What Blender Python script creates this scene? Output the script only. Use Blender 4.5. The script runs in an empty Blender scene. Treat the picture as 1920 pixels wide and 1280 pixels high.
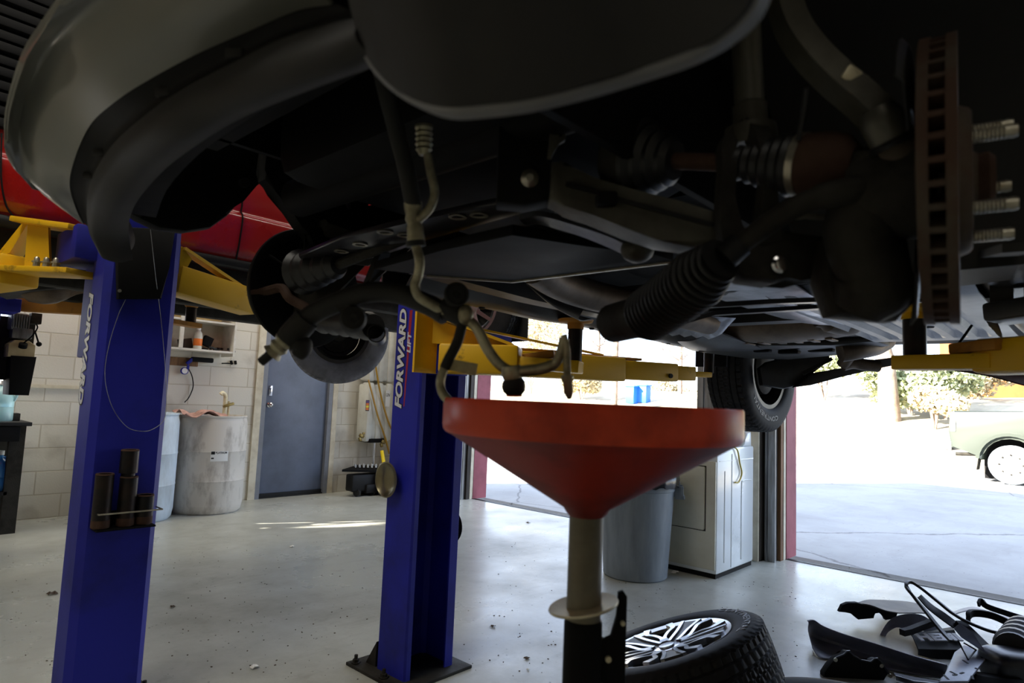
import bpy, bmesh, math, random
from mathutils import Vector, Matrix
random.seed(11)
S = bpy.context.scene
COL = S.collection
PI = math.pi
V = Vector

# ---------------------------------------------------------------- camera
FPX = 1200.0
CH = 1.2
CAMR = (Matrix.Rotation(math.radians(42.5 - 90), 3, 'Z') @ Matrix.Rotation(math.radians(95.23), 3, 'X')
        @ Matrix.Rotation(math.radians(2.4), 3, 'Z'))
cam = bpy.data.cameras.new('camera')
cam.sensor_width = 36
cam.lens = FPX / 1920 * 36
cam.clip_start = 0.02
cam.clip_end = 300
cam.dof.use_dof = True
cam.dof.focus_distance = 4.2
cam.dof.aperture_fstop = 5.0
camo = bpy.data.objects.new('camera', cam)
COL.objects.link(camo)
camo.matrix_world = Matrix.Translation((0, 0, CH)) @ CAMR.to_4x4()
S.camera = camo

# ---------------------------------------------------------------- world, sun, lamps, exposure
S.view_settings.view_transform = 'Standard'
S.view_settings.look = 'None'
S.view_settings.gamma = 1
S.view_settings.exposure = 0.22
S.cycles.use_denoising = True
S.cycles.max_bounces = 8
S.cycles.sample_clamp_indirect = 6
SUN_AZ = V((0.87, -0.49, 0)).normalized()
SUN_EL = math.radians(26)
w = bpy.data.worlds.new('sky')
S.world = w
w.use_nodes = True
nt = w.node_tree
nt.nodes.clear()
wo = nt.nodes.new('ShaderNodeOutputWorld')
bg = nt.nodes.new('ShaderNodeBackground')
sky = nt.nodes.new('ShaderNodeTexSky')
sky.sky_type = 'NISHITA'
sky.sun_disc = False
sky.sun_elevation = SUN_EL
sky.sun_rotation = math.atan2(-SUN_AZ.x, -SUN_AZ.y)
mx = nt.nodes.new('ShaderNodeMixRGB')
mx.inputs[0].default_value = 0.55
mx.inputs[2].default_value = (5.6, 6.5, 8.6, 1)
nt.links.new(sky.outputs[0], mx.inputs[1])
nt.links.new(mx.outputs[0], bg.inputs[0])
bg.inputs[1].default_value = 0.5
nt.links.new(bg.outputs[0], wo.inputs[0])
sun = bpy.data.lights.new('sun', 'SUN')
sun.energy = 34
sun.angle = math.radians(0.6)
sun.color = (1, 0.93, 0.82)
suno = bpy.data.objects.new('sun', sun)
COL.objects.link(suno)
sd = V((SUN_AZ.x * math.cos(SUN_EL), SUN_AZ.y * math.cos(SUN_EL), -math.sin(SUN_EL)))
suno.rotation_euler = sd.to_track_quat('-Z', 'Y').to_euler()
suno.location = (-10, 8, 9)


def tube_light(name, x, y, z, sx, sy, power, color):
    l = bpy.data.lights.new(name, 'AREA')
    l.shape = 'RECTANGLE'
    l.size = sx
    l.size_y = sy
    l.energy = power
    l.color = color
    o = bpy.data.objects.new(name, l)
    COL.objects.link(o)
    o.location = (x, y, z)
    return o


tube_light('ceiling_tube_light', 3.4, 6.0, 4.0, 2.4, 1.0, 50, (1, 0.94, 0.82))
tube_light('ceiling_tube_light', 0.3, 6.0, 4.0, 2.4, 1.0, 50, (1, 0.94, 0.82))
tube_light('ceiling_tube_light', -0.6, 2.3, 4.0, 2.4, 1.0, 55, (1, 0.94, 0.82))
tube_light('ceiling_tube_light', -1.5, -1.2, 4.0, 2.4, 1.0, 10, (1, 0.94, 0.82))

tube_light('ceiling_tube_light', 1.9, 2.25, 4.1, 3.2, 0.05, 16, (1, 0.95, 0.86))


# ---------------------------------------------------------------- helpers
def ray(x, y):
    return CAMR @ V(((x - 960) / FPX, (640 - y) / FPX, -1))


C0 = V((0, 0, CH))


def PD(x, y, d):
    return C0 + ray(x, y) * d


def PZ(x, y, z):
    r = ray(x, y)
    return C0 + r * ((z - CH) / r.z)


def PY(x, y, v):
    r = ray(x, y)
    return C0 + r * (v / r.y)


def PX(x, y, v):
    r = ray(x, y)
    return C0 + r * (v / r.x)


def lin(c):
    return tuple((v / 255 / 12.92 if v <= 10 else ((v / 255 + .055) / 1.055) ** 2.4) for v in c)


def spl(pts, n=6):
    pts = [V(p) for p in pts]
    if len(pts) < 3:
        return pts
    P = [2 * pts[0] - pts[1]] + pts + [2 * pts[-1] - pts[-2]]
    out = []
    for i in range(1, len(P) - 2):
        a, b, c, d = P[i - 1], P[i], P[i + 1], P[i + 2]
        for k in range(n):
            t = k / n
            out.append(.5 * ((2 * b) + (c - a) * t + (2 * a - 5 * b + 4 * c - d) * t * t + (3 * b - a - 3 * c + d) * t ** 3))
    out.append(pts[-1])
    return out


def frame(d, up=V((0, 0, 1))):
    d = V(d).normalized()
    if abs(d.dot(V(up).normalized())) > .98:
        up = V((1, 0, 0)) if abs(d.x) < .9 else V((0, 1, 0))
    s = d.cross(up).normalized()
    u = s.cross(d).normalized()
    return d, s, u


MATS = {}


def mat(name, col, rough=.5, metal=0.0, col2=None, scale=6, amt=.5, lo=.4, hi=.7, bump=0.0, bscale=60, coat=0, detail=5, trans=0, stretch=None):
    m = bpy.data.materials.new(name)
    m.use_nodes = True
    n = m.node_tree
    b = n.nodes['Principled BSDF']
    b.inputs['Base Color'].default_value = (*lin(col), 1)
    b.inputs['Roughness'].default_value = rough
    b.inputs['Metallic'].default_value = metal
    if coat:
        b.inputs['Coat Weight'].default_value = coat
        b.inputs['Coat Roughness'].default_value = .08
    if trans:
        b.inputs['Transmission Weight'].default_value = trans
    tc = n.nodes.new('ShaderNodeTexCoord')
    src = tc.outputs['Object']
    if stretch:
        mp = n.nodes.new('ShaderNodeMapping')
        mp.inputs['Scale'].default_value = stretch
        n.links.new(src, mp.inputs[0])
        src = mp.outputs[0]
    if col2 is not None:
        nz = n.nodes.new('ShaderNodeTexNoise')
        nz.inputs['Scale'].default_value = scale
        nz.inputs['Detail'].default_value = detail
        nz.inputs['Roughness'].default_value = .62
        n.links.new(src, nz.inputs['Vector'])
        r = n.nodes.new('ShaderNodeValToRGB')
        r.color_ramp.elements[0].position = lo
        r.color_ramp.elements[1].position = hi
        r.color_ramp.elements[0].color = (*lin(col), 1)
        c1, c2 = lin(col), lin(col2)
        r.color_ramp.elements[1].color = (*[a + (q - a) * min(1, amt * 2) for a, q in zip(c1, c2)], 1)
        n.links.new(nz.outputs['Fac'], r.inputs[0])
        n.links.new(r.outputs[0], b.inputs['Base Color'])
        rr = n.nodes.new('ShaderNodeMapRange')
        rr.inputs['To Min'].default_value = max(.03, rough - .06)
        rr.inputs['To Max'].default_value = min(1, rough + .12)
        n.links.new(nz.outputs['Fac'], rr.inputs['Value'])
        n.links.new(rr.outputs[0], b.inputs['Roughness'])
    if bump:
        nb = n.nodes.new('ShaderNodeTexNoise')
        nb.inputs['Scale'].default_value = bscale
        nb.inputs['Detail'].default_value = 4
        n.links.new(src, nb.inputs['Vector'])
        bp = n.nodes.new('ShaderNodeBump')
        bp.inputs['Strength'].default_value = bump
        bp.inputs['Distance'].default_value = .004
        n.links.new(nb.outputs['Fac'], bp.inputs['Height'])
        n.links.new(bp.outputs[0], b.inputs['Normal'])
    MATS[name] = m
    return m


class M:
    def __init__(self):
        self.bm = bmesh.new()

    def hull(self, vs, faces):
        bv = [self.bm.verts.new(v) for v in vs]
        return bv, [self.bm.faces.new([bv[i] for i in f]) for f in faces]

    def box(self, c, s, rot=None, bev=0, seg=2):
        c = V(c)
        vs = []
        for x in (-.5, .5):
            for y in (-.5, .5):
                for z in (-.5, .5):
                    p = V((x * s[0], y * s[1], z * s[2]))
                    vs.append(c + (rot @ p if rot else p))
        bv, fs = self.hull(vs, [(0, 1, 3, 2), (4, 6, 7, 5), (0, 4, 5, 1), (2, 3, 7, 6), (0, 2, 6, 4), (1, 5, 7, 3)])
        if bev:
            es = list({e for f in fs for e in f.edges})
            bmesh.ops.bevel(self.bm, geom=es, offset=bev, segments=seg, profile=.5, affect='EDGES')
        return self

    def bb(self, a, b, bev=0):
        a, b = V(a), V(b)
        return self.box((a + b) / 2, [abs(q) for q in (b - a)], bev=bev)

    def bar(self, p, q, wd, h, up=(0, 0, 1), bev=0):
        p, q = V(p), V(q)
        d, s, u = frame(q - p, V(up))
        return self.box((p + q) / 2, ((q - p).length, wd, h), Matrix((d, s, u)).transposed(), bev)

    def tube(self, pts, r, seg=10, cap=True):
        pts = [V(p) for p in pts]
        n = len(pts)
        rs = r if isinstance(r, (list, tuple)) else [r] * n
        rings = []
        s = None
        for i, p in enumerate(pts):
            t = (pts[min(i + 1, n - 1)] - pts[max(i - 1, 0)])
            if t.length < 1e-9:
                t = V((0, 0, 1))
            t.normalize()
            if s is None:
                _, s, u = frame(t)
            else:
                s = (s - t * s.dot(t))
                if s.length < 1e-6:
                    _, s, u = frame(t)
                s.normalize()
            u = t.cross(s)
            rings.append([self.bm.verts.new(p + (s * math.cos(2 * PI * k / seg) + u * math.sin(2 * PI * k / seg)) * rs[i]) for k in range(seg)])
        for a, b in zip(rings, rings[1:]):
            for k in range(seg):
                self.bm.faces.new((a[k], a[(k + 1) % seg], b[(k + 1) % seg], b[k]))
        if cap:
            self.bm.faces.new(rings[0][::-1])
            self.bm.faces.new(rings[-1])
        return self

    def lathe(self, prof, o=(0, 0, 0), ax=(0, 0, 1), seg=32, fn=None):
        o = V(o)
        d, s, u = frame(ax)
        rings = []
        for i, (r, h) in enumerate(prof):
            if r < 1e-6:
                rings.append([self.bm.verts.new(o + d * h)])
            else:
                ring = []
                for k in range(seg):
                    a = 2 * PI * k / seg
                    rr, hh = (fn(i, a, r, h) if fn else (r, h))
                    ring.append(self.bm.verts.new(o + d * hh + (s * math.cos(a) + u * math.sin(a)) * rr))
                rings.append(ring)
        for a, b in zip(rings, rings[1:]):
            if len(a) == 1 and len(b) == 1:
                continue
            for k in range(seg):
                j = (k + 1) % seg
                if len(a) == 1:
                    self.bm.faces.new((a[0], b[j], b[k]))
                elif len(b) == 1:
                    self.bm.faces.new((a[k], a[j], b[0]))
                else:
                    self.bm.faces.new((a[k], a[j], b[j], b[k]))
        return self

    def prism(self, poly, vec, bev=0):
        poly = [V(p) for p in poly]
        vec = V(vec)
        a = [self.bm.verts.new(p) for p in poly]
        b = [self.bm.verts.new(p + vec) for p in poly]
        n = len(poly)
        fs = [self.bm.faces.new(a[::-1]), self.bm.faces.new(b)]
        for i in range(n):
            fs.append(self.bm.faces.new((a[i], a[(i + 1) % n], b[(i + 1) % n], b[i])))
        if bev:
            es = list({e for f in fs[:2] for e in f.edges})
            bmesh.ops.bevel(self.bm, geom=es, offset=bev, segments=2, profile=.5, affect='EDGES')
        return self

    def sheet(self, rows, th, closed=False):
        """a grid of points given a real thickness"""
        R = len(rows)
        Cn = len(rows[0])
        rows = [[V(p) for p in r] for r in rows]
        nor = []
        for i in range(R):
            l = []
            for j in range(Cn):
                du = rows[min(i + 1, R - 1)][j] - rows[max(i - 1, 0)][j]
                dv = rows[i][min(j + 1, Cn - 1)] - rows[i][max(j - 1, 0)]
                q = du.cross(dv)
                l.append(q.normalized() if q.length > 1e-12 else V((0, 0, 1)))
            nor.append(l)
        a = [[self.bm.verts.new(rows[i][j]) for j in range(Cn)] for i in range(R)]
        b = [[self.bm.verts.new(rows[i][j] - nor[i][j] * th) for j in range(Cn)] for i in range(R)]
        for i in range(R - 1):
            for j in range(Cn - 1):
                self.bm.faces.new((a[i][j], a[i + 1][j], a[i + 1][j + 1], a[i][j + 1]))
                self.bm.faces.new((b[i][j], b[i][j + 1], b[i + 1][j + 1], b[i + 1][j]))
        for i in range(R - 1):
            self.bm.faces.new((a[i][0], b[i][0], b[i + 1][0], a[i + 1][0]))
            self.bm.faces.new((a[i][-1], a[i + 1][-1], b[i + 1][-1], b[i][-1]))
        for j in range(Cn - 1):
            self.bm.faces.new((a[0][j], a[0][j + 1], b[0][j + 1], b[0][j]))
            self.bm.faces.new((a[-1][j], b[-1][j], b[-1][j + 1], a[-1][j + 1]))
        return self

    def ball(self, c, r, sc=(1, 1, 1), sub=2, jit=0):
        g = bmesh.ops.create_icosphere(self.bm, subdivisions=sub, radius=1)
        for v in g['verts']:
            k = 1 + (random.uniform(-jit, jit) if jit else 0)
            v.co = V(c) + V((v.co.x * sc[0], v.co.y * sc[1], v.co.z * sc[2])) * r * k
        return self

    def strip(self, pts, w_, h_, up=(0, 0, 1)):
        """rectangle swept along a path; w_/h_ may be lists"""
        pts = [V(p) for p in pts]
        n = len(pts)
        ws = w_ if isinstance(w_, (list, tuple)) else [w_] * n
        hs = h_ if isinstance(h_, (list, tuple)) else [h_] * n
        rings = []
        for i, p in enumerate(pts):
            d, s, u = frame(pts[min(i + 1, n - 1)] - pts[max(i - 1, 0)], V(up))
            rings.append([self.bm.verts.new(p + s * a * ws[i] / 2 + u * b * hs[i] / 2) for a, b in ((-1, -1), (1, -1), (1, 1), (-1, 1))])
        for a, b in zip(rings, rings[1:]):
            for k in range(4):
                self.bm.faces.new((a[k], a[(k + 1) % 4], b[(k + 1) % 4], b[k]))
        self.bm.faces.new(rings[0][::-1])
        self.bm.faces.new(rings[-1])
        return self

    def done(self, name, m, parent=None, ang=35, smooth=True):
        me = bpy.data.meshes.new(name)
        bmesh.ops.recalc_face_normals(self.bm, faces=self.bm.faces[:])
        self.bm.to_mesh(me)
        self.bm.free()
        if smooth:
            me.polygons.foreach_set('use_smooth', [True] * len(me.polygons))
            me.set_sharp_from_angle(angle=math.radians(ang))
        me.materials.append(MATS[m] if isinstance(m, str) else m)
        o = bpy.data.objects.new(name, me)
        COL.objects.link(o)
        if parent is not None:
            attach(o, parent)
        return o


BASE = {}


def wmat(o):
    """world matrix of an object without waiting for the depsgraph"""
    m = Matrix.LocRotScale(o.location, o.rotation_euler, o.scale)
    if o.parent:
        return wmat(o.parent) @ o.matrix_parent_inverse @ m
    return m


def attach(o, parent):
    o.parent = parent
    root = parent
    while root.parent:
        root = root.parent
    if not root.get('_local'):
        o.matrix_parent_inverse = wmat(parent).inverted()


def tag(o, label, cat, group=None):
    o['label'] = label
    o['category'] = cat
    if group:
        o['group'] = group
    return o


LOCALS = []


def thing(name, label, cat, loc=(0, 0, 0), group=None, local=False):
    """an Empty at the thing's base; local=True when its parts are modelled about the origin"""
    o = bpy.data.objects.new(name, None)
    COL.objects.link(o)
    o.empty_display_size = .1
    o.location = loc
    if local:
        o['_local'] = 1
        LOCALS.append(o)
    return tag(o, label, cat, group)


def struct(o):
    o['kind'] = 'structure'
    return o


def copy_tree(o, parent=None):
    c = o.copy()
    COL.objects.link(c)
    if parent is not None:
        c.parent = parent
    if c.get('_local'):
        LOCALS.append(c)
    for ch in list(o.children):
        copy_tree(ch, c)
    return c


def sub(o, m, name, mt, ang=35):
    """build a sub-part of the part o (same space as its parent)"""
    return m.done(name, mt, o, ang)


def text_bm(s, size, depth, shear=0, offset=0):
    cu = bpy.data.curves.new('t', 'FONT')
    cu.body = s
    cu.size = size
    cu.extrude = depth
    cu.shear = shear
    cu.offset = offset
    cu.resolution_u = 3
    ob = bpy.data.objects.new('t', cu)
    me = bpy.data.meshes.new_from_object(ob)
    bpy.data.objects.remove(ob)
    bpy.data.curves.remove(cu)
    return me


def text(s, name, mt, parent, o, xd, yd, height, width=None, depth=.0008, shear=0, offset=0, bend=None):
    """lettering as a thin mesh: o = lower left corner, xd reading direction, yd up of the letters"""
    me = text_bm(s, 1, .5, shear, offset)
    xs = [v.co.x for v in me.vertices]
    ys = [v.co.y for v in me.vertices]
    x0, x1, y0, y1 = min(xs), max(xs), min(ys), max(ys)
    xd, yd = V(xd).normalized(), V(yd).normalized()
    zd = xd.cross(yd)
    W = width if width else height * (x1 - x0) / (y1 - y0)
    for v in me.vertices:
        a, b, c = (v.co.x - x0) / (x1 - x0) * W, (v.co.y - y0) / (y1 - y0) * height, v.co.z * 2 * depth
        if bend:
            cx, R, ax0 = bend  # wrap on circle
            v.co = cx(a / W, b, c)
        else:
            v.co = V(o) + xd * a + yd * b + zd * c
    me.materials.append(MATS[mt])
    ob = bpy.data.objects.new(name, me)
    COL.objects.link(ob)
    if parent is not None:
        attach(ob, parent)
    return ob

# ---------------------------------------------------------------- materials
mat('blue_paint', (26, 32, 150), .55, col2=(16, 20, 92), scale=3, amt=.45, lo=.45, hi=.75, bump=.08, bscale=160)
mat('yellow_paint', (226, 176, 12), .45, col2=(92, 62, 14), scale=9, amt=.5, lo=.62, hi=.74, bump=.1, bscale=90)
mat('dark_yellow_paint', (176, 118, 24), .6, col2=(80, 50, 12), scale=9, amt=.4, lo=.55, hi=.8)
mat('adapter_steel', (30, 29, 30), .38, .6, col2=(60, 46, 38), scale=14, amt=.35)
mat('rust', (72, 50, 36), .8, .3, col2=(60, 36, 24), scale=20, amt=.5)
mat('rotor_iron', (76, 66, 54), .66, .3, col2=(72, 50, 36), scale=12, amt=.5, lo=.42, hi=.62, bump=.15)
mat('cast_iron', (52, 50, 44), .68, .4, col2=(34, 30, 26), scale=12, amt=.5, bump=.3, bscale=120)
mat('alloy_arm', (84, 82, 72), .5, .5, col2=(56, 52, 44), scale=10, amt=.45, bump=.12)
mat('dark_steel', (28, 28, 28), .5, .2, col2=(18, 17, 16), scale=8, amt=.4)
mat('black_plastic', (13, 13, 14), .66, col2=(20, 20, 19), scale=8, amt=.4, bump=.06)
mat('black_gloss_plastic', (20, 20, 25), .3, col2=(34, 35, 44), scale=7, amt=.4, bump=.08)
mat('fascia_plastic', (40, 40, 40), .62, col2=(44, 43, 41), scale=5, amt=.4, bump=.12, bscale=300)
mat('bumper_silver', (104, 104, 95), .4, .3, coat=.3, bump=.02, bscale=400, col2=(110, 110, 102), scale=4, amt=.4)
mat('black_rubber', (19, 19, 20), .42, col2=(26, 26, 25), scale=10, amt=.4, bump=.1)
mat('tire_rubber', (27, 27, 29), .66, col2=(40, 39, 39), scale=14, amt=.4, bump=.12, bscale=120)
mat('dusty_tire', (128, 128, 134), .8, col2=(92, 92, 96), scale=9, amt=.5, bump=.15)
mat('alloy_bright', (205, 207, 212), .2, .95, col2=(180, 180, 184), scale=4, amt=.3)
mat('alloy_dark', (78, 77, 74), .42, .75, col2=(60, 58, 52), scale=6, amt=.4)
mat('exhaust_steel', (118, 104, 90), .5, .6, col2=(70, 60, 50), scale=6, amt=.5, bump=.08)
mat('heat_shield', (168, 170, 178), .3, .9, col2=(120, 120, 128), scale=9, amt=.4, bump=.4, bscale=40)
mat('under_panel', (52, 54, 64), .36, col2=(34, 35, 42), scale=5, amt=.4, bump=.06)
mat('under_grey', (60, 60, 60), .42, .3, col2=(38, 37, 36), scale=5, amt=.45, bump=.1)
mat('bolt_zinc', (190, 186, 170), .35, .85, col2=(140, 130, 110), scale=30, amt=.4)
mat('hose_rubber', (30, 30, 28), .6, col2=(46, 45, 40), scale=12, amt=.4, bump=.15)
mat('hose_aluminium', (176, 170, 142), .42, .6, col2=(104, 96, 74), scale=24, amt=.5, bump=.1)
mat('label_paper', (178, 168, 128), .8, col2=(120, 110, 84), scale=30, amt=.4)
mat('orange_seal', (220, 90, 20), .5)
mat('funnel_red', (248, 98, 58), .3, col2=(120, 34, 22), scale=7, amt=.5, lo=.5, hi=.8, bump=.05, detail=8)
def translucent(name, col, amt):
    n = MATS[name].node_tree
    b = n.nodes['Principled BSDF']
    t = n.nodes.new('ShaderNodeBsdfTranslucent')
    t.inputs[0].default_value = (*lin(col), 1)
    x = n.nodes.new('ShaderNodeMixShader')
    x.inputs[0].default_value = amt
    n.links.new(b.outputs[0], x.inputs[1])
    n.links.new(t.outputs[0], x.inputs[2])
    n.links.new(x.outputs[0], n.nodes['Material Output'].inputs[0])


mat('funnel_stained_shaded', (164, 40, 20), .42, col2=(52, 18, 14), scale=6, amt=.5, lo=.42, hi=.74, bump=.05, detail=8)  # oil stains, with the cone's shade put into the darker red
translucent('funnel_red', (245, 70, 30), .4)
translucent('funnel_stained_shaded', (190, 40, 20), .15)
mat('under_pale', (120, 124, 140), .35, col2=(96, 100, 116), scale=9, amt=.4, bump=.1)
mat('worn_plastic', (54, 52, 49), .6, col2=(38, 37, 36), scale=8, amt=.4)
mat('sky_tinted_plastic', (112, 116, 132), .42, col2=(76, 80, 94), scale=7, amt=.4, bump=.06)  # black plastic with a bluish sky reflection put into its colour
mat('strut_grey', (96, 94, 84), .4, .5, col2=(72, 70, 62), scale=6, amt=.4)
mat('lip_lit_grey', (112, 112, 112), .5, col2=(98, 98, 98), scale=6, amt=.4)  # fascia plastic with light from the floor put into a paler grey
mat('drain_tube', (128, 122, 104), .4, .35, col2=(84, 78, 62), scale=6, amt=.45)
mat('plate_zinc', (214, 206, 176), .4, .6, col2=(170, 160, 130), scale=8, amt=.4)
mat('black_metal', (9, 9, 10), .62, 0, col2=(16, 16, 16), scale=8, amt=.3)
mat('red_car_paint', (158, 22, 16), .25, coat=1, col2=(146, 20, 14), scale=2, amt=.3)
mat('dark_glass', (12, 14, 16), .08)
mat('door_paint', (106, 116, 136), .42, col2=(84, 92, 108), scale=2.2, amt=.5, lo=.38, hi=.7, bump=.04, detail=8)
mat('frame_paint', (124, 128, 136), .45, col2=(104, 106, 112), scale=4, amt=.4)
mat('cream_trim', (214, 206, 184), .6, col2=(176, 164, 138), scale=6, amt=.4)
mat('maroon_paint', (142, 70, 80), .65, col2=(118, 56, 64), scale=5, amt=.4, bump=.15)
mat('track_steel', (150, 152, 154), .4, .7, col2=(96, 92, 88), scale=5, amt=.5, stretch=(4, 4, .4))
mat('old_wood', (126, 92, 60), .75, col2=(80, 58, 40), scale=6, amt=.5, stretch=(8, 8, .5))
mat('dark_wood', (64, 56, 48), .75, col2=(40, 35, 30), scale=6, amt=.5, stretch=(8, 8, .5))
mat('chrome', (220, 220, 222), .14, 1.0)
mat('white_shelf', (224, 222, 212), .55, col2=(188, 182, 166), scale=6, amt=.4)
mat('white_enamel', (232, 238, 240), .22, coat=.5, col2=(222, 228, 228), scale=3, amt=.3)
mat('cream_enamel', (216, 216, 200), .3, coat=.3, col2=(196, 194, 174), scale=3, amt=.4)
mat('barrel_plastic', (212, 206, 196), .5, col2=(112, 98, 84), scale=3.2, amt=.5, lo=.5, hi=.78, detail=8, stretch=(2.2, 2.2, .8))
mat('barrel_blue', (206, 220, 232), .45, col2=(176, 186, 192), scale=3, amt=.5, stretch=(2.2, 2.2, .8))
mat('pvc', (226, 218, 186), .4, col2=(186, 172, 130), scale=12, amt=.4)
mat('rag_cloth', (188, 150, 138), .95, col2=(130, 96, 88), scale=10, amt=.5, bump=.3)
mat('brass', (150, 130, 78), .4, .8, col2=(110, 92, 54), scale=20, amt=.4)
mat('steel_dish', (150, 142, 116), .26, .95, col2=(120, 110, 84), scale=4, amt=.4)
mat('can_grey', (128, 138, 146), .45, col2=(108, 116, 124), scale=4, amt=.5, bump=.05, stretch=(3, 3, .6))
mat('bag_plastic', (18, 18, 22), .22, bump=.5, bscale=30)
mat('tan_box', (182, 160, 108), .7, col2=(140, 118, 76), scale=12, amt=.4)
mat('yellow_cord', (190, 168, 70), .5)
mat('jug_blue', (70, 150, 225), .2, trans=.3)
mat('jug_aqua', (190, 232, 236), .25, trans=.3)
mat('white_plastic', (235, 235, 232), .4)
mat('tan_paint', (196, 178, 138), .45, col2=(160, 140, 100), scale=6, amt=.4)
mat('motor_grey', (120, 120, 120), .45, .3)
mat('handle_yellow', (240, 210, 20), .4)
mat('amber_hose', (170, 130, 40), .35)
mat('tank_white', (214, 214, 204), .4, col2=(188, 184, 168), scale=4, amt=.4)
mat('sticker_orange', (230, 120, 40), .5)
mat('sticker_purple', (90, 60, 120), .5)
mat('letter_white', (205, 205, 208), .5)
mat('letter_black', (14, 14, 18), .5)
mat('letter_red', (150, 24, 40), .5)
mat('letter_grey', (140, 142, 146), .5)
mat('truck_paint', (48, 56, 47), .4, coat=.3)
mat('asphalt', (150, 150, 150), .9, col2=(120, 120, 120), scale=3, amt=.4, bump=.2)
mat('dry_ground', (190, 180, 156), .95, col2=(128, 118, 96), scale=.5, amt=.5, bump=.3, bscale=8)
mat('bark', (150, 132, 116), .9, col2=(110, 94, 80), scale=4, amt=.5)
mat('leaf_green', (170, 176, 140), .8, col2=(112, 122, 82), scale=1.6, amt=.5)
mat('leaf_dry', (206, 196, 166), .8, col2=(160, 146, 112), scale=1.4, amt=.5)
mat('stucco_orange', (150, 88, 44), .9, col2=(132, 74, 36), scale=1, amt=.5)
mat('bin_blue', (40, 110, 200), .5)
mat('paper_white', (236, 234, 228), .8)
mat('debris_brown', (92, 76, 60), .9, col2=(50, 42, 34), scale=30, amt=.5)
mat('ceiling_paint', (120, 116, 108), .9, col2=(96, 92, 84), scale=2, amt=.4)
mat('dark_shutter', (26, 26, 26), .6, .2)
mat('window_sash', (220, 220, 220), .5)


for nm, sp in (('black_plastic', .18), ('black_metal', .12), ('fascia_plastic', .25), ('black_rubber', .5), ('hose_rubber', .3), ('dark_steel', .3), ('cast_iron', .3), ('adapter_steel', .4), ('blue_paint', .35), ('tire_rubber', .3)):
    MATS[nm].node_tree.nodes['Principled BSDF'].inputs['Specular IOR Level'].default_value = sp


def block_mat(name, rotx):
    """painted concrete block: mortar joints, blotches and grime near the floor"""
    m = mat(name, (205, 196, 172), .62)
    n = m.node_tree
    b = n.nodes['Principled BSDF']
    tc = n.nodes.new('ShaderNodeTexCoord')
    mp = n.nodes.new('ShaderNodeMapping')
    mp.inputs['Rotation'].default_value = rotx
    n.links.new(tc.outputs['Object'], mp.inputs[0])
    br = n.nodes.new('ShaderNodeTexBrick')
    br.inputs['Scale'].default_value = 1
    br.inputs['Brick Width'].default_value = .405
    br.inputs['Row Height'].default_value = .203
    br.inputs['Mortar Size'].default_value = .006
    br.inputs['Mortar Smooth'].default_value = .4
    br.inputs['Color1'].default_value = (*lin((214, 210, 198)), 1)
    br.inputs['Color2'].default_value = (*lin((205, 200, 186)), 1)
    br.inputs['Mortar'].default_value = (*lin((190, 182, 164)), 1)
    n.links.new(mp.outputs[0], br.inputs['Vector'])
    nz = n.nodes.new('ShaderNodeTexNoise')
    nz.inputs['Scale'].default_value = 2.5
    nz.inputs['Detail'].default_value = 8
    n.links.new(tc.outputs['Object'], nz.inputs['Vector'])
    rp = n.nodes.new('ShaderNodeValToRGB')
    rp.color_ramp.elements[0].position = .55
    rp.color_ramp.elements[0].color = (0, 0, 0, 1)
    rp.color_ramp.elements[1].position = .75
    rp.color_ramp.elements[1].color = (.55, .55, .55, 1)
    n.links.new(nz.outputs['Fac'], rp.inputs[0])
    mxn = n.nodes.new('ShaderNodeMixRGB')
    mxn.inputs[2].default_value = (*lin((120, 110, 92)), 1)
    n.links.new(rp.outputs[0], mxn.inputs[0])
    n.links.new(br.outputs['Color'], mxn.inputs[1])
    n.links.new(mxn.outputs[0], b.inputs['Base Color'])
    bp = n.nodes.new('ShaderNodeBump')
    bp.inputs['Strength'].default_value = .6
    bp.inputs['Distance'].default_value = .006
    bp.invert = True
    n.links.new(br.outputs['Fac'], bp.inputs['Height'])
    b2 = n.nodes.new('ShaderNodeBump')
    b2.inputs['Strength'].default_value = .25
    b2.inputs['Distance'].default_value = .003
    nz2 = n.nodes.new('ShaderNodeTexNoise')
    nz2.inputs['Scale'].default_value = 70
    n.links.new(tc.outputs['Object'], nz2.inputs['Vector'])
    n.links.new(nz2.outputs['Fac'], b2.inputs['Height'])
    n.links.new(bp.outputs[0], b2.inputs['Normal'])
    n.links.new(b2.outputs[0], b.inputs['Normal'])
    return m


block_mat('block_back', (PI / 2, 0, 0))
block_mat('block_side', (PI / 2, 0, PI / 2))


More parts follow.
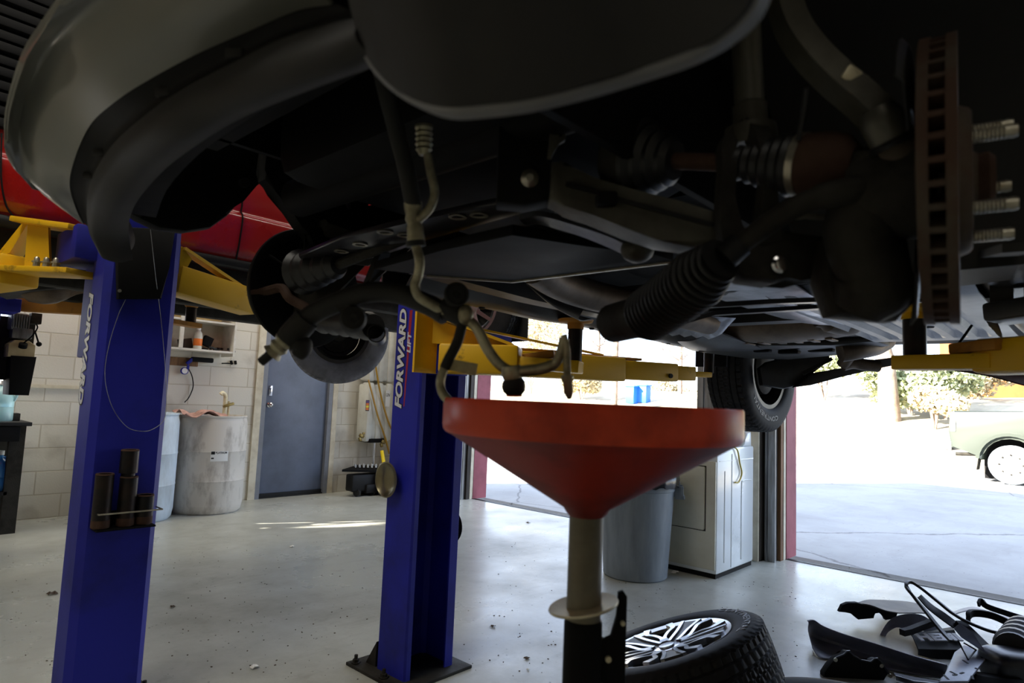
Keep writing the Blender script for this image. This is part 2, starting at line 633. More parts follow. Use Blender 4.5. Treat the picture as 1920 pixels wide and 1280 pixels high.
def floor_mat(name, base, dark, rough_lo, rough_hi, cracks):
    m = mat(name, base, .4)
    n = m.node_tree
    b = n.nodes['Principled BSDF']
    L = n.links.new
    tc = n.nodes.new('ShaderNodeTexCoord')

    def noise(scale, detail, stretch=None):
        z = n.nodes.new('ShaderNodeTexNoise')
        z.inputs['Scale'].default_value = scale
        z.inputs['Detail'].default_value = detail
        z.inputs['Roughness'].default_value = .65
        if stretch:
            mp = n.nodes.new('ShaderNodeMapping')
            mp.inputs['Scale'].default_value = stretch
            L(tc.outputs['Object'], mp.inputs[0])
            L(mp.outputs[0], z.inputs['Vector'])
        else:
            L(tc.outputs['Object'], z.inputs['Vector'])
        return z

    def ramp(src, lo, hi, a=0, c=1):
        r = n.nodes.new('ShaderNodeMapRange')
        r.inputs['From Min'].default_value = lo
        r.inputs['From Max'].default_value = hi
        r.inputs['To Min'].default_value = a
        r.inputs['To Max'].default_value = c
        L(src, r.inputs['Value'])
        return r.outputs[0]

    def mix(fac, c1, c2):
        x = n.nodes.new('ShaderNodeMixRGB')
        L(fac, x.inputs[0])
        if isinstance(c1, tuple):
            x.inputs[1].default_value = (*lin(c1), 1)
        else:
            L(c1, x.inputs[1])
        x.inputs[2].default_value = (*lin(c2), 1)
        return x.outputs[0]

    big = noise(.9, 8)
    c = mix(ramp(big.outputs['Fac'], .42, .75, 0, .75), base, dark)
    med = noise(5, 9)
    c = mix(ramp(med.outputs['Fac'], .58, .72, 0, .42), c, dark)
    st = noise(2.2, 7, (.5, 2.2, 1))
    c = mix(ramp(st.outputs['Fac'], .56, .76, 0, .5), c, dark)
    fg = noise(34, 6)
    c = mix(ramp(fg.outputs['Fac'], .6, .74, 0, .35), c, dark)
    spk = n.nodes.new('ShaderNodeTexVoronoi')
    spk.inputs['Scale'].default_value = 21
    spk.inputs['Randomness'].default_value = 1
    L(tc.outputs['Object'], spk.inputs['Vector'])
    thin = noise(3, 3)
    sp = n.nodes.new('ShaderNodeMath')
    sp.operation = 'MULTIPLY'
    L(ramp(spk.outputs['Distance'], .07, .14, 1, 0), sp.inputs[0])
    L(ramp(thin.outputs['Fac'], .5, .6, 0, .8), sp.inputs[1])
    c = mix(sp.outputs[0], c, (54, 48, 42))
    if cracks:
        cr = n.nodes.new('ShaderNodeTexVoronoi')
        cr.feature = 'DISTANCE_TO_EDGE'
        cr.inputs['Scale'].default_value = .16
        wv = noise(2.5, 6)
        mpa = n.nodes.new('ShaderNodeMixRGB')
        mpa.inputs[0].default_value = .12
        L(tc.outputs['Object'], mpa.inputs[1])
        L(wv.outputs['Color'], mpa.inputs[2])
        L(mpa.outputs[0], cr.inputs['Vector'])
        c = mix(ramp(cr.outputs['Distance'], .0, .0022, .7, 0), c, (70, 66, 66))
    L(c, b.inputs['Base Color'])
    L(ramp(big.outputs['Fac'], .35, .7, rough_lo, rough_hi), b.inputs['Roughness'])
    bp = n.nodes.new('ShaderNodeBump')
    bp.inputs['Strength'].default_value = .12
    bp.inputs['Distance'].default_value = .003
    fine = noise(60, 4)
    L(fine.outputs['Fac'], bp.inputs['Height'])
    L(bp.outputs[0], b.inputs['Normal'])
    return m


floor_mat('shop_floor', (180, 182, 174), (116, 113, 101), .22, .48, False)
floor_mat('drive_concrete', (158, 158, 156), (136, 135, 132), .75, .95, True)

# ---------------------------------------------------------------- the setting
XW, YW = 5.52, 6.87          # inner faces of the door wall and the back wall
struct(M().bb((-4, -4, -.15), (XW, YW + .2, 0)).done('floor', 'shop_floor', smooth=False))
struct(M().bb((-4.2, -4.2, 4.3), (XW + .22, YW + .22, 4.55)).done('ceiling', 'ceiling_paint', smooth=False))
struct(M().bb((-4.2, -4, 0), (-4, YW, 4.3)).done('wall_left', 'block_side', smooth=False))
struct(M().bb((-4.2, -4.2, 0), (XW + .2, -4, 4.3)).done('wall_front', 'block_back', smooth=False))
# back wall with the window and the steel door cut out
WX0, WX1, WZ0, WZ1 = -.2, 1.17, .98, 2.15
d0, d1 = PY(477.5, 930, YW - .02), PY(612, 920, YW - .02)
DX0, DX1, DH = d0.x, d1.x, 2.08
wb = M()
for a, b in (((-4.2, 0), (WX0, 4.3)), ((WX0, 0), (WX1, WZ0)), ((WX0, WZ1), (WX1, 4.3)), ((WX1, 0), (DX0, 4.3)),
             ((DX0, DH), (DX1, 4.3)), ((DX1, 0), (XW + .2, 4.3))):
    wb.bb((a[0], YW, a[1]), (b[0], YW + .2, b[1]))
struct(wb.done('wall_back', 'block_back', smooth=False))
# door wall: corner piece, pillar between the openings, piece beyond, headers
OP = [(2.62, 5.6), (-1.5, 1.93)]
wr = M()
for a, b in ((5.6, YW), (1.93, 2.62), (-4, -1.5)):
    wr.bb((XW, a, 0), (XW + .2, b, 4.3))
for a, b in OP:
    wr.bb((XW, a, 3.1), (XW + .2, b, 4.3))
struct(wr.done('wall_right', 'block_side', smooth=False))
# maroon reveals, white stops, tracks and timber jambs of the openings
tn = 0


def trim(a, b, m, bev=0):
    global tn
    tn += 1
    return struct(M().bb(a, b, bev).done('trim_%d' % tn, m))


for y, s in ((5.6, -1), (1.93, -1), (2.62, 1), (-1.5, 1)):
    trim((XW - .012, y, 0), (XW + .215, y + s * .018, 3.1), 'maroon_paint')
    trim((XW - .06, y - s * .03, 0), (XW - .012, y + s * .012, 3.1), 'cream_trim')
    trim((XW - .115, y - s * .05, 0), (XW - .062, y + s * .008, 3.1), 'old_wood' if y == 1.93 else 'dark_wood')
    t = struct(M().bb((XW - .165, y - s * .06, 0), (XW - .12, y - s * .02, 3.1)).bb((XW - .2, y - s * .09, 0), (XW - .165, y - s * .075, 3.1)).bb((XW - .21, y - s * .06, 0), (XW - .19, y - s * .004, 3.1)).done('trim_%d' % (tn + 1), 'track_steel'))
    tn += 1
    trim((XW - .26, y - s * .22, 0), (XW - .005, y - s * .105, 3.1), 'dark_wood')
    trim((XW - .285, y - s * .20, 0), (XW - .262, y - s * .11, 3.1), 'cream_trim' if y == 1.93 else 'track_steel')
trim((XW - .02, OP[0][0], -.01), (XW + .03, OP[0][1], .004), 'dark_steel')
trim((XW - .02, OP[1][0], -.01), (XW + .03, OP[1][1], .004), 'dark_steel')
# window with sash bars
struct(M().bb((WX0, YW + .02, WZ0), (WX0 + .05, YW + .09, WZ1)).bb((WX1 - .05, YW + .02, WZ0), (WX1, YW + .09, WZ1))
       .bb((WX0, YW + .02, WZ0), (WX1, YW + .09, WZ0 + .05)).bb((WX0, YW + .02, WZ1 - .05), (WX1, YW + .09, WZ1))
       .bb((WX0, YW + .035, 1.54), (WX1, YW + .075, 1.585)).bb((.44, YW + .035, WZ0), (.48, YW + .075, WZ1)).done('window_1', 'window_sash', smooth=False))
# steel door in its frame
struct(M().bb((DX0, YW - .01, -.01), (DX1, YW + .21, .014)).done('trim_43', 'dark_steel', smooth=False))
dr = struct(M().bb((DX0 + .05, YW + .03, .03), (DX1 - .05, YW + .075, DH - .045), .003).done('door_1', 'door_paint'))
M().bb((DX0 + .05, YW + .018, .012), (DX1 - .05, YW + .032, .05)).done('kick_sweep', 'dark_steel', dr)
hx = DX0 + .11
M().lathe([(.0, -.075), (.012, -.072), (.024, -.06), (.026, -.045), (.02, -.03), (.012, -.022), (.03, -.012), (.033, -.002), (0, 0)], (hx, YW + .03, 1.035), (0, 1, 0), 20).done('door_knob', 'chrome', dr)
M().bb((hx - .018, YW + .014, 1.135), (hx + .022, YW + .03, 1.25), .004).bb((hx - .006, YW + .004, 1.16), (hx + .012, YW + .016, 1.225), .003).done('dead_bolt', 'chrome', dr)
for hz in (.27, 1.05, 1.83):
    M().lathe([(0, -.05), (.008, -.05), (.008, .05), (0, .05)], (DX1 - .045, YW + .022, hz), (0, 0, 1), 10).done('hinge', 'frame_paint', dr)
struct(M().bb((DX0 - .005, YW - .018, 0), (DX0 + .048, YW + .12, DH)).bb((DX1 - .048, YW - .018, 0), (DX1 + .005, YW + .12, DH)).bb((DX0, YW - .018, DH - .045), (DX1, YW + .12, DH + .01)).done('trim_40', 'frame_paint', smooth=False))
struct(M().bb((DX0 - .085, YW - .025, 0), (DX0 - .006, YW, DH + .09)).bb((DX1 + .006, YW - .025, 0), (DX1 + .07, YW, DH + .09)).bb((DX0 - .085, YW - .025, DH + .011), (DX1 + .07, YW, DH + .09)).done('trim_41', 'cream_trim', smooth=False))
# conduit rail along the back wall
struct(M().bb((1.0, YW - .02, 1.135), (2.3, YW, 1.165)).done('trim_42', 'cream_trim', smooth=False))
# outdoors
lot = struct(M().bb((XW + .2, -12, -.3), (18, 30, -.005)).done('driveway', 'drive_concrete', smooth=False))
bank = M().sheet([[(x, y, z + .1 * math.sin(y * .5 + x) * (1 if x > 20 else 0)) for y in (-60, -40, -25, -15, -8, -3, 2, 7, 12, 18, 25, 35, 50, 70)]
                  for x, z in ((17.9, -.06), (19, .1), (21, .6), (23, 1.1), (26, 1.6), (30, 2.0), (45, 2.8), (70, 4))], .2)
struct(bank.done('ground_bank', 'dry_ground'))
struct(M().bb((-30, YW + .25, -.3), (XW + .2, 30, -.01)).done('ground_yard', 'dry_ground', smooth=False))

# ---------------------------------------------------------------- lift columns
def column_bm(x0, y0, L, Wd, s, zt, r=.02, lip0=.03, lip1=.05, t=.008):
    """folded C section; s=-1 opens to -Y with y0 the open plane, s=+1 opens to +Y with y0 the back plane"""
    if s < 0:
        yo, yb = y0, y0 + Wd
    else:
        yo, yb = y0 + Wd, y0
    q = -1 if s < 0 else 1   # direction of the opening
    out = [(x0 + lip0, yo), (x0 + r * .4, yo), (x0, yo - q * r * .4), (x0, yb + q * r), (x0 + r, yb), (x0 + L - r, yb), (x0 + L, yb + q * r), (x0 + L, yo - q * r * .4), (x0 + L - r * .4, yo), (x0 + L - lip1, yo)]
    inn = [(x0 + L - lip1, yo - q * t), (x0 + L - t, yo - q * t), (x0 + L - t, yb + q * (r + t)), (x0 + L - r - t, yb + q * t), (x0 + r + t, yb + q * t), (x0 + t, yb + q * (r + t)), (x0 + t, yo - q * t), (x0 + lip0, yo - q * t)]
    poly = [V((x, y, .012)) for x, y in out + inn]
    return M().prism(poly, (0, 0, zt - .012))


def base_plate(x0, y0, L, Wd, parent, slotdir):
    lo, hi = (y0 - .06, y0 + Wd + .13) if slotdir < 0 else (y0 - .03, y0 + Wd + .1)
    m = M().bb((x0 - .06, lo, 0), (x0 + L + .06, hi, .014), .003)
    for xx in (x0 + .004, x0 + L - .016):   # gussets behind the column
        if slotdir < 0:
            m.prism([(xx, y0 + Wd, .014), (xx, y0 + Wd + .07, .014), (xx, y0 + Wd, .12)], (.012, 0, 0))
    bp = m.done('base_plate', 'cast_iron', parent)
    for ax, ay in ((-.035, Wd * .45), (-.035, Wd + .09), (L * .5, Wd + .08), (L + .035, Wd * .5), (L + .035, Wd + .06)):
        M().lathe([(0, .016), (.022, .016), (.022, .02), (.014, .02), (.014, .032), (.008, .033), (.008, .05), (0, .05)], (x0 + ax, y0 + ay, 0), (0, 0, 1), 6).done('anchor_bolt', 'cast_iron', bp)


def adapter(m, x, y, z0, z1, r=.03, seg=24):
    return m.lathe([(0, z0), (r * .75, z0), (r * .75, z0 + .01), (r, z0 + .012), (r, z1 - .004), (r - .004, z1), (r * .7, z1), (r * .7, z1 - .03), (0, z1 - .03)], (x, y, 0), (0, 0, 1), seg)


def arm_box(m, pts, w0, h0, w1=None, h1=None):
    """arm segments: telescoping boxes from p to q"""
    n = len(pts) - 1
    for i in range(n):
        k = i / max(1, n - 1) if n > 1 else 0
        m.bar(pts[i], pts[i + 1], w0 + ((w1 or w0) - w0) * k, h0 + ((h1 or h0) - h0) * k, bev=.008)
    return m


# --- the lift that carries the grey car: column beyond it, a second one on the near side out of view
PX0, PY0 = 1.786, 2.164
lift = thing('vehicle_lift', 'blue two-column vehicle lift with yellow arms holding up the grey car', 'car lift', (PX0 + .14, PY0 + .1, 0))
column_bm(PX0, PY0, .276, .207, -1, 3.9, lip0=.03, lip1=.052).done('column', 'blue_paint', lift)
base_plate(PX0, PY0, .276, .207, lift, -1)
M().tube([(PX0 + .09, PY0 + .16, .1), (PX0 + .075, PY0 + .15, .6), (PX0 + .07, PY0 + .16, 1.2)], .004, 6).done('cable', 'dark_steel', lift)
# lettering on the narrow face, read from the bottom up
fb = PX(745, 765, PX0)
ft = PX(766, 578, PX0)
o_ = V((PX0 - .0015, fb.y - .045, fb.z))
ltxt_h = ft.z - fb.z
lp = text('FORWARD', 'decal', 'letter_black', lift, (PX0 - .0012, fb.y - .036, fb.z - .003), (0, 0, 1), (0, 1, 0), .058, ltxt_h + .008, .0003, .2, .07)
text('FORWARD', 'lettering', 'letter_white', lp, (PX0 - .0018, fb.y - .031, fb.z), (0, 0, 1), (0, 1, 0), .05, ltxt_h, .0003, .2, .035)
text('LIFT', 'lettering', 'letter_white', lp, (PX0 - .0015, fb.y - .072, fb.z + ltxt_h * .55), (0, 0, 1), (0, 1, 0), .026, .095, .0003, .2, .035)
M().prism([(PX0 - .0007, fb.y - .05, fb.z + ltxt_h * .02), (PX0 - .0007, fb.y - .043, fb.z + ltxt_h * .02), (PX0 - .0007, fb.y - .05, fb.z + ltxt_h * .98), (PX0 - .0007, fb.y - .07, fb.z + ltxt_h * .98)], (.0005, 0, 0)).done('decal_stripe', 'letter_red', lp, smooth=False)
# carriage and arms
car_z = 1.36
cg = M().bb((PX0 - .0 + .045, PY0 - .06, 1.3), (PX0 + .225, PY0 + .15, 1.9), .006)
cg.done('carriage', 'blue_paint', lift)
M().bb((PX0 + .16, PY0 - .16, 1.42), (PX0 + .40, PY0 - .06, 1.49), .004).done('carriage_block', 'blue_paint', lift)


def yoke(parent, px, py, z0, z1, d, wd=.15, m='yellow_paint'):
    """two plates gripping the pivot, webs between"""
    mm = M()
    d = V((d[0], d[1], 0)).normalized()
    s = V((-d.y, d.x, 0))
    for z in (z0, z1):
        p = V((px, py, z))
        mm.prism([p - d * .09 + s * wd * .35, p - d * .09 - s * wd * .35, p - s * wd * .5, p + d * .17 - s * wd * .5, p + d * .17 + s * wd * .5, p + s * wd * .5], (0, 0, .014))
    for sg in (-1, 1):
        p = V((px, py, z0)) + d * .02 + s * sg * (wd * .5 - .008)
        mm.prism([p, p + d * .15, p + d * .15 + V((0, 0, (z1 - z0) * .45)), p + V((0, 0, z1 - z0))], s * .008)
    return mm.done('arm_yoke', m, parent)


# front arm: short telescoping box from the column to the sill pad
fa0 = PY(782, 655, 2.03)
fa1 = V((2.12, 1.6, 1.355))
arm = M()
arm.bar(V((1.83, 2.08, 1.365)), V((2.02, 1.80, 1.365)), .15, .125, bev=.012)
arm.bar(V((2.0, 1.83, 1.36)), V((2.13, 1.56, 1.345)), .11, .05, bev=.006)
fa = arm.done('arm', 'yellow_paint', lift)
gs = M().prism([(1.80, 2.12, 1.54), (1.80, 2.12, 1.43), (2.0, 1.84, 1.43)], (.10, .05, 0)).bar((1.79, 2.13, 1.555), (2.01, 1.83, 1.43), .13, .012).bar((1.79, 2.125, 1.3), (1.79, 2.125, 1.56), .16, .012, up=(0, 1, 0))
gs.done('gusset', 'yellow_paint', fa)
M().bar((2.03, 1.79, 1.38), (2.1, 1.68, 1.40), .07, .03, bev=.004).done('slide_bracket', 'dark_yellow_paint', fa)
ad = adapter(M(), 2.135, 1.6, 1.345, 1.51).done('adapter', 'adapter_steel', lift)
M().lathe([(0, 1.505), (.034, 1.505), (.036, 1.53), (.07, 1.535), (.075, 1.545), (0, 1.545)], (2.135, 1.6, 0), (0, 0, 1), 24).done('saddle', 'dark_yellow_paint', ad)
# rear arm: long telescoping beam to the rear pad
r0, r1 = V((1.98, 2.16, 1.37)), V((3.33, 1.62, 1.385))
dd = r1 - r0
arm = M()
arm.bar(r0, r0 + dd * .62, .13, .12, bev=.008)
arm.bar(r0 + dd * .5, r0 + dd * .86, .11, .095, bev=.008)
arm.bar(r0 + dd * .8, r0 + dd * .95, .09, .075, bev=.006)
arm.bar(r0 + dd * .93, r1 + dd * .035, .07, .028, bev=.004)
ra = arm.done('arm', 'yellow_paint', lift)
M().bar(r0 + dd * .02 + V((0, 0, .16)), r0 + dd * .55 + V((0, 0, .07)), .02, .01).bar(r0 + dd * .06 + V((0, 0, .05)), r0 + dd * .06 + V((0, 0, .17)), .04, .03, up=(0, 1, 0)).bar(r0 - dd * .12 + V((0, 0, .165)), r0 + dd * .06 + V((0, 0, .165)), .05, .02).done('restraint_rod', 'yellow_paint', ra)
M().bar(r0 + dd * .22 + V((0, 0, .066)), r0 + dd * .4 + V((0, 0, .066)), .06, .02).bar(r0 + dd * .45 + V((0, 0, .062)), r0 + dd * .7 + V((0, 0, .058)), .08, .012).done('wear_pad', 'dark_yellow_paint', ra)
M().lathe([(0, -.012), (.012, -.012), (.012, .012), (0, .012)], r0 + dd * .82 + V((-.02, -.05, -.02)), (.37, .93, 0), 8).done('bolt', 'dark_steel', ra)
ad = adapter(M(), 3.385, 1.6, 1.385, 1.515, .028).done('adapter', 'adapter_steel', lift)
M().lathe([(0, 1.51), (.034, 1.51), (.036, 1.53), (.07, 1.535), (.075, 1.543), (0, 1.543)], (3.385, 1.6, 0), (0, 0, 1), 24).done('saddle', 'dark_yellow_paint', ad)
# near-side column and the arm that reaches in from the right
NX0, NY0 = PX0, -.55
column_bm(NX0, NY0, .276, .207, 1, 3.9, lip0=.03, lip1=.052).done('column', 'blue_paint', lift)
base_plate(NX0, NY0, .276, .207, lift, 1)
M().bb((NX0 + .045, NY0 + .06, 1.2), (NX0 + .225, NY0 + .27, 1.9), .006).done('carriage', 'blue_paint', lift)
na = PD(1718, 662, 1.86)
e0 = V((na.x - .02, na.y, 1.36))
e1 = PD(1905, 660, 1.6)
mid = PD(1840, 660, 1.72)
arm = M()
arm.bar(V((e0.x - .03, e0.y + .04, 1.352)), V((mid.x, mid.y, 1.356)) + (e1 - mid) * .4, .09, .04, bev=.004)
arm.bar(V((mid.x, mid.y, 1.366)), V((NX0 + .12, NY0 + .3, 1.37)), .12, .092, bev=.018)
na_ = arm.done('arm', 'yellow_paint', lift)
M().bar(V((mid.x, mid.y, 1.395)) + (e0 - mid) * .3, V((mid.x, mid.y, 1.40)) + (e1 - mid) * .8, .085, .03, bev=.006).done('slide_bracket', 'dark_yellow_paint', na_)
ad = adapter(M(), e0.x, e0.y, 1.366, 1.485, .03).done('adapter', 'adapter_steel', lift)
M().lathe([(0, 1.472), (.034, 1.482), (.03, 1.5), (.06, 1.508), (.06, 1.52), (0, 1.52)], (e0.x, e0.y, 0), (0, 0, 1), 24).done('saddle', 'yellow_paint', ad)

# steel magnetic dish stuck to the column
dc = PX(736, 898, PX0)
tag(M().lathe([(0, .004), (.028, .0), (.03, .012), (.058, .016), (.074, .034), (.078, .034), (.078, .036), (.073, .037), (.055, .021), (.03, .018), (0, .018)], (PX0 - .001, dc.y, dc.z), (-1, 0, 0), 40).done('magnetic_dish', 'steel_dish'),
    'round dull steel magnetic parts dish stuck to a blue lift column', 'parts dish')
dc2 = V((PX0 + .277, PY0 + .1, .6))
tag(M().lathe([(0, .004), (.028, .0), (.03, .012), (.058, .016), (.074, .034), (.078, .034), (.078, .036), (.073, .037), (.055, .021), (.03, .018), (0, .018)], dc2, (1, 0, 0), 40).done('magnetic_dish', 'black_metal'),
    'dark parts dish half hidden behind the far edge of the middle blue column', 'parts dish')

# --- the other lift: back of its near column, far column at the left edge
QX0, QY0 = .705, 2.7
lift2 = thing('vehicle_lift', 'blue two-column vehicle lift with yellow arms under the red pickup', 'car lift', (QX0 + .14, QY0 + .1, 0))
column_bm(QX0, QY0, .258, .17, 1, 3.9, r=.024).done('column', 'blue_paint', lift2)
base_plate(QX0, QY0, .258, .17, lift2, 1)
tb, ttp = PX(152, 757, QX0), PX(172, 548, QX0)
lh = ttp.z - tb.z
yy = (tb.y + ttp.y) / 2
lp = text('FORWARD', 'decal', 'letter_black', lift2, (QX0 - .001, yy + .036, ttp.z + .004), (0, 0, -1), (0, -1, 0), .066, lh + .01, .0003, .2, .07)
text('FORWARD', 'lettering', 'letter_white', lp, (QX0 - .0016, yy + .029, ttp.z), (0, 0, -1), (0, -1, 0), .056, lh, .0003, .2, .035)
# black cover plate on the back of the column
cp = [PY(x, y, QY0 - .03) for x, y in ((236, 425), (330, 430), (318, 500), (303, 560), (222, 560), (220, 490))]
m = M().prism(cp, (0, .03, 0), .006)
cv = m.done('cover_plate', 'black_plastic', lift2)
M().lathe([(0, 0), (.006, 0), (.006, .004), (0, .005)], PY(224, 545, QY0 - .031), (0, -1, 0), 12).done('screw', 'bolt_zinc', cv)
M().bb((QX0 + .03, QY0 + .05, 1.3), (QX0 + .22, QY0 + .4, 1.95), .006).done('carriage', 'blue_paint', lift2)
cb0, cb1 = PD(120, 495, 2.56), PD(168, 428, 2.5)
M().bb((QX0 - .075, QY0 + .13, cb0.z), (QX0 + .3, QY0 + .42, cb1.z), .006).done('carriage_block', 'blue_paint', lift2)
# left arm
la = M()
la.bar(PD(-90, 528, 2.9), PD(38, 508, 2.62), .15, .125, bev=.012)
la.bar(PD(30, 508, 2.62), PD(160, 513, 2.47), .15, .022, bev=.004)
la.bar(PD(52, 417, 2.66), PD(162, 432, 2.5), .14, .022, bev=.004)
la.prism([PD(45, 503, 2.58), PD(93, 497, 2.54), PD(90, 424, 2.56), PD(52, 420, 2.62)], V((.3, .45, 0)) * .04)
la.prism([PD(-10, 482, 2.7), PD(18, 474, 2.66), PD(56, 412, 2.62), PD(46, 412, 2.64)], V((.3, .45, 0)) * .2)
laa = la.done('arm', 'yellow_paint', lift2)
for k in range(3):
    p = PD(69 + k * 18, 488 + k, 2.5)
    M().lathe([(0, -.024), (.012, -.024), (.012, -.008), (.017, -.008), (.017, -.003), (.01, -.002), (.01, .008), (.006, .014), (0, .015)], p, (0, 0, 1), 10).done('bolt', 'bolt_zinc', laa)
# right arm
ra2 = M()
p0, p1 = PD(322, 524, 2.85), PD(470, 568, 3.2)
ra2.bar(p0, p1, .13, .125, bev=.01)
ra2.bar(PD(341, 466, 2.84), PD(462, 546, 3.15), .05, .014)
ra2.prism([PD(338, 505, 2.83), PD(352, 500, 2.85), PD(360, 486, 2.86), PD(342, 462, 2.83), PD(336, 466, 2.82)], V((-.3, .5, 0)) * .1)
raa = ra2.done('arm', 'yellow_paint', lift2)
M().lathe([(0, 0), (.01, 0), (.01, .006), (0, .007)], PD(467, 552, 3.1), (.3, -.9, 0), 10).done('bolt', 'dark_steel', raa)
q = PD(358, 590, 4.4)
M().bar(q + V((-.35, -.1, -.06)), q + V((.06, .02, -.07)), .09, .03).done('arm', 'dark_yellow_paint', lift2)
ad = adapter(M(), q.x, q.y, q.z - .06, q.z + .05, .035).done('adapter', 'adapter_steel', lift2)
M().lathe([(0, .05), (.036, .05), (.05, .07), (.08, .075), (.08, .085), (0, .085)], (q.x, q.y, q.z), (0, 0, 1), 20).done('saddle', 'dark_yellow_paint', ad)
# far column with carriage and brown-yellow arm
FX0, FY0 = .575, 5.55
column_bm(FX0, FY0, .276, .2, -1, 3.9).done('column', 'blue_paint', lift2)
base_plate(FX0, FY0, .276, .2, lift2, -1)
c1 = PY(20, 570, 5.2)
M().bb((FX0, 5.3, c1.z - .04), (FX0 + .34, FY0 + .05, c1.z + .05), .006).done('carriage', 'blue_paint', lift2)
b0, b1 = PD(38, 570, 4.5), PD(175, 577, 4.25)
fa_ = M().bar(b0, b1 + (b1 - b0) * .3, .1, .1, bev=.006).done('arm', 'dark_yellow_paint', lift2)
M().bar(b0 + V((.05, 0, .04)), b0 + V((.05, 0, .13)), .05, .06, up=(0, 1, 0)).done('upright', 'yellow_paint', fa_)
# thin loop of wire hanging down the back of the near column
yw = QY0 - .006
tag(M().tube(spl([PY(x, y, yw - .03 if y < 560 else yw) for x, y in ((282, 430), (292, 520), (302, 600), (309, 680), (312, 740), (308, 785), (285, 805), (262, 808), (238, 800), (214, 770), (200, 730), (197, 690), (206, 640), (222, 590), (236, 560))], 6), .0011, 5).done('wire', 'track_steel'),
    'thin pale wire hanging in a long loop on the left blue column', 'wire')
# rack of spare adapters on the column
rk = thing('adapter_rack', 'small black steel rack bolted low on the left blue column', 'rack', PY(235, 975, QY0))
a, b = PY(172, 962, QY0), PY(292, 948, QY0)
zr = (a.z + b.z) / 2 - .005
M().bb((a.x, QY0 - .004, zr - .05), (b.x - .015, QY0, zr + .005), .001).bb((a.x, QY0 - .075, zr - .055), (b.x - .02, QY0 - .001, zr - .049)).done('back_plate', 'black_metal', rk)
M().tube([(a.x + .002, QY0 - .003, zr + .006), (a.x + .002, QY0 - .072, zr + .006), (b.x, QY0 - .072, zr + .006), (b.x, QY0 - .003, zr + .006)], .003, 6).done('guard_rod', 'bolt_zinc', rk)
L3 = ((197, 888, 'medium height black steel lift adapter in the rack, left of the taller stack'), (239, 930, 'lower black steel lift adapter of the tallest stack in the rack'), (273, 927, 'shortest black steel lift adapter at the right end of the rack'))
for i, (px, ty, lab) in enumerate(L3):
    p = PY(px, ty, QY0 - .037)
    zt = p.z if i != 1 else PY(239, 893, QY0 - .037).z
    o = adapter(M(), p.x, QY0 - .037, zr - .049, zt, .03).done('lift_adapter', 'adapter_steel')
    tag(o, lab, 'lift adapter', 'spare adapters in the column rack')
    M().lathe([(.0302, zr - .045), (.0304, zr - .02), (.0302, zr - .018), (.0296, zr - .018), (.0296, zr - .045)], (p.x, QY0 - .037, 0), (0, 0, 1), 20).done('foot_ring', 'rust', o)
    M().lathe([(.021, zt - .002), (.0285, zt + .0015), (.0305, zt - .003), (.0285, zt - .003)], (p.x, QY0 - .037, 0), (0, 0, 1), 24).done('rim', 'rust', o)
p = PY(241, 843, QY0 - .037)
o = tag(adapter(M(), PY(239, 900, QY0 - .037).x, QY0 - .037, zt_ := PY(239, 893, QY0 - .037).z + .002, p.z, .0305).done('lift_adapter', 'adapter_steel'), 'upper black steel lift adapter of the tallest stack in the rack', 'lift adapter', 'spare adapters in the column rack')
M().lathe([(.021, p.z - .002), (.0285, p.z + .0015), (.031, p.z - .003), (.0285, p.z - .003)], (PY(239, 900, QY0 - .037).x, QY0 - .037, 0), (0, 0, 1), 24).done('rim', 'rust', o)

# ---------------------------------------------------------------- along the back wall
# open wall cabinet
cy = YW - .3
ca, cb_ = PY(330, 668, cy), PY(440, 668, cy)
czs = PY(385, 655, cy).z
czm = PY(385, 600, cy).z
cab = thing('wall_cabinet', 'open white wall cabinet with shelves, hanging left of the steel door', 'cabinet', ((ca.x + cb_.x) / 2, YW - .15, czs))
cx0, cx1, czt = ca.x - .12, cb_.x, czm + .42
M().bb((cx0, YW - .02, czs), (cx1, YW - .004, czt)).done('back_panel', 'cream_trim', cab, smooth=False)
M().bb((cx1 - .02, cy, czs - .05), (cx1, YW - .02, czt)).done('side_panel', 'white_shelf', cab, smooth=False)
M().bb((cx0, cy, czs - .01), (cx0 + .02, YW - .02, czt)).done('side_panel', 'white_shelf', cab, smooth=False)
xd_ = ca.x + .02
M().bb((xd_, cy, czs), (xd_ + .035, cy + .02, czt)).done('stile', 'white_shelf', cab, smooth=False)
for z in (czs, czm, czt - .02):
    M().bb((cx0 + .02, cy + .005, z - .018), (cx1 - .02, YW - .02, z)).done('shelf', 'white_shelf', cab, smooth=False)
bx = PY(371, 640, cy + .08)
bt = thing('bottle', 'clear plastic bottle with orange label and white cap in the open cabinet', 'bottle', (bx.x, cy + .08, czs))
M().lathe([(0, 0), (.038, 0), (.04, .01), (.04, .13), (.034, .165), (.018, .185), (.016, .2), (0, .2)], (bx.x, cy + .08, czs), (0, 0, 1), 20).done('body', 'tank_white', bt)
M().lathe([(.0405, .035), (.0412, .036), (.0412, .105), (.0405, .106)], (bx.x, cy + .08, czs), (0, 0, 1), 20).done('label_band', 'sticker_orange', bt)
M().lathe([(0, .195), (.02, .195), (.02, .225), (0, .226)], (bx.x, cy + .08, czs), (0, 0, 1), 14).done('cap', 'white_plastic', bt)
bk = PY(390, 632, cy + .14)
tag(M().box((bk.x, cy + .15, czs + .092), (.09, .05, .1), Matrix.Rotation(.35, 3, 'Y'), .003).done('carton', 'black_plastic'), 'small black carton tilted behind the bottle in the open cabinet', 'box')
tag(M().box((bx.x - .09, cy + .16, czs + .05), (.12, .06, .1), Matrix.Rotation(-.2, 3, 'Y'), .004).done('carton', 'dark_wood'), 'dark brown carton left of the bottle in the open cabinet', 'box')
mj = M()
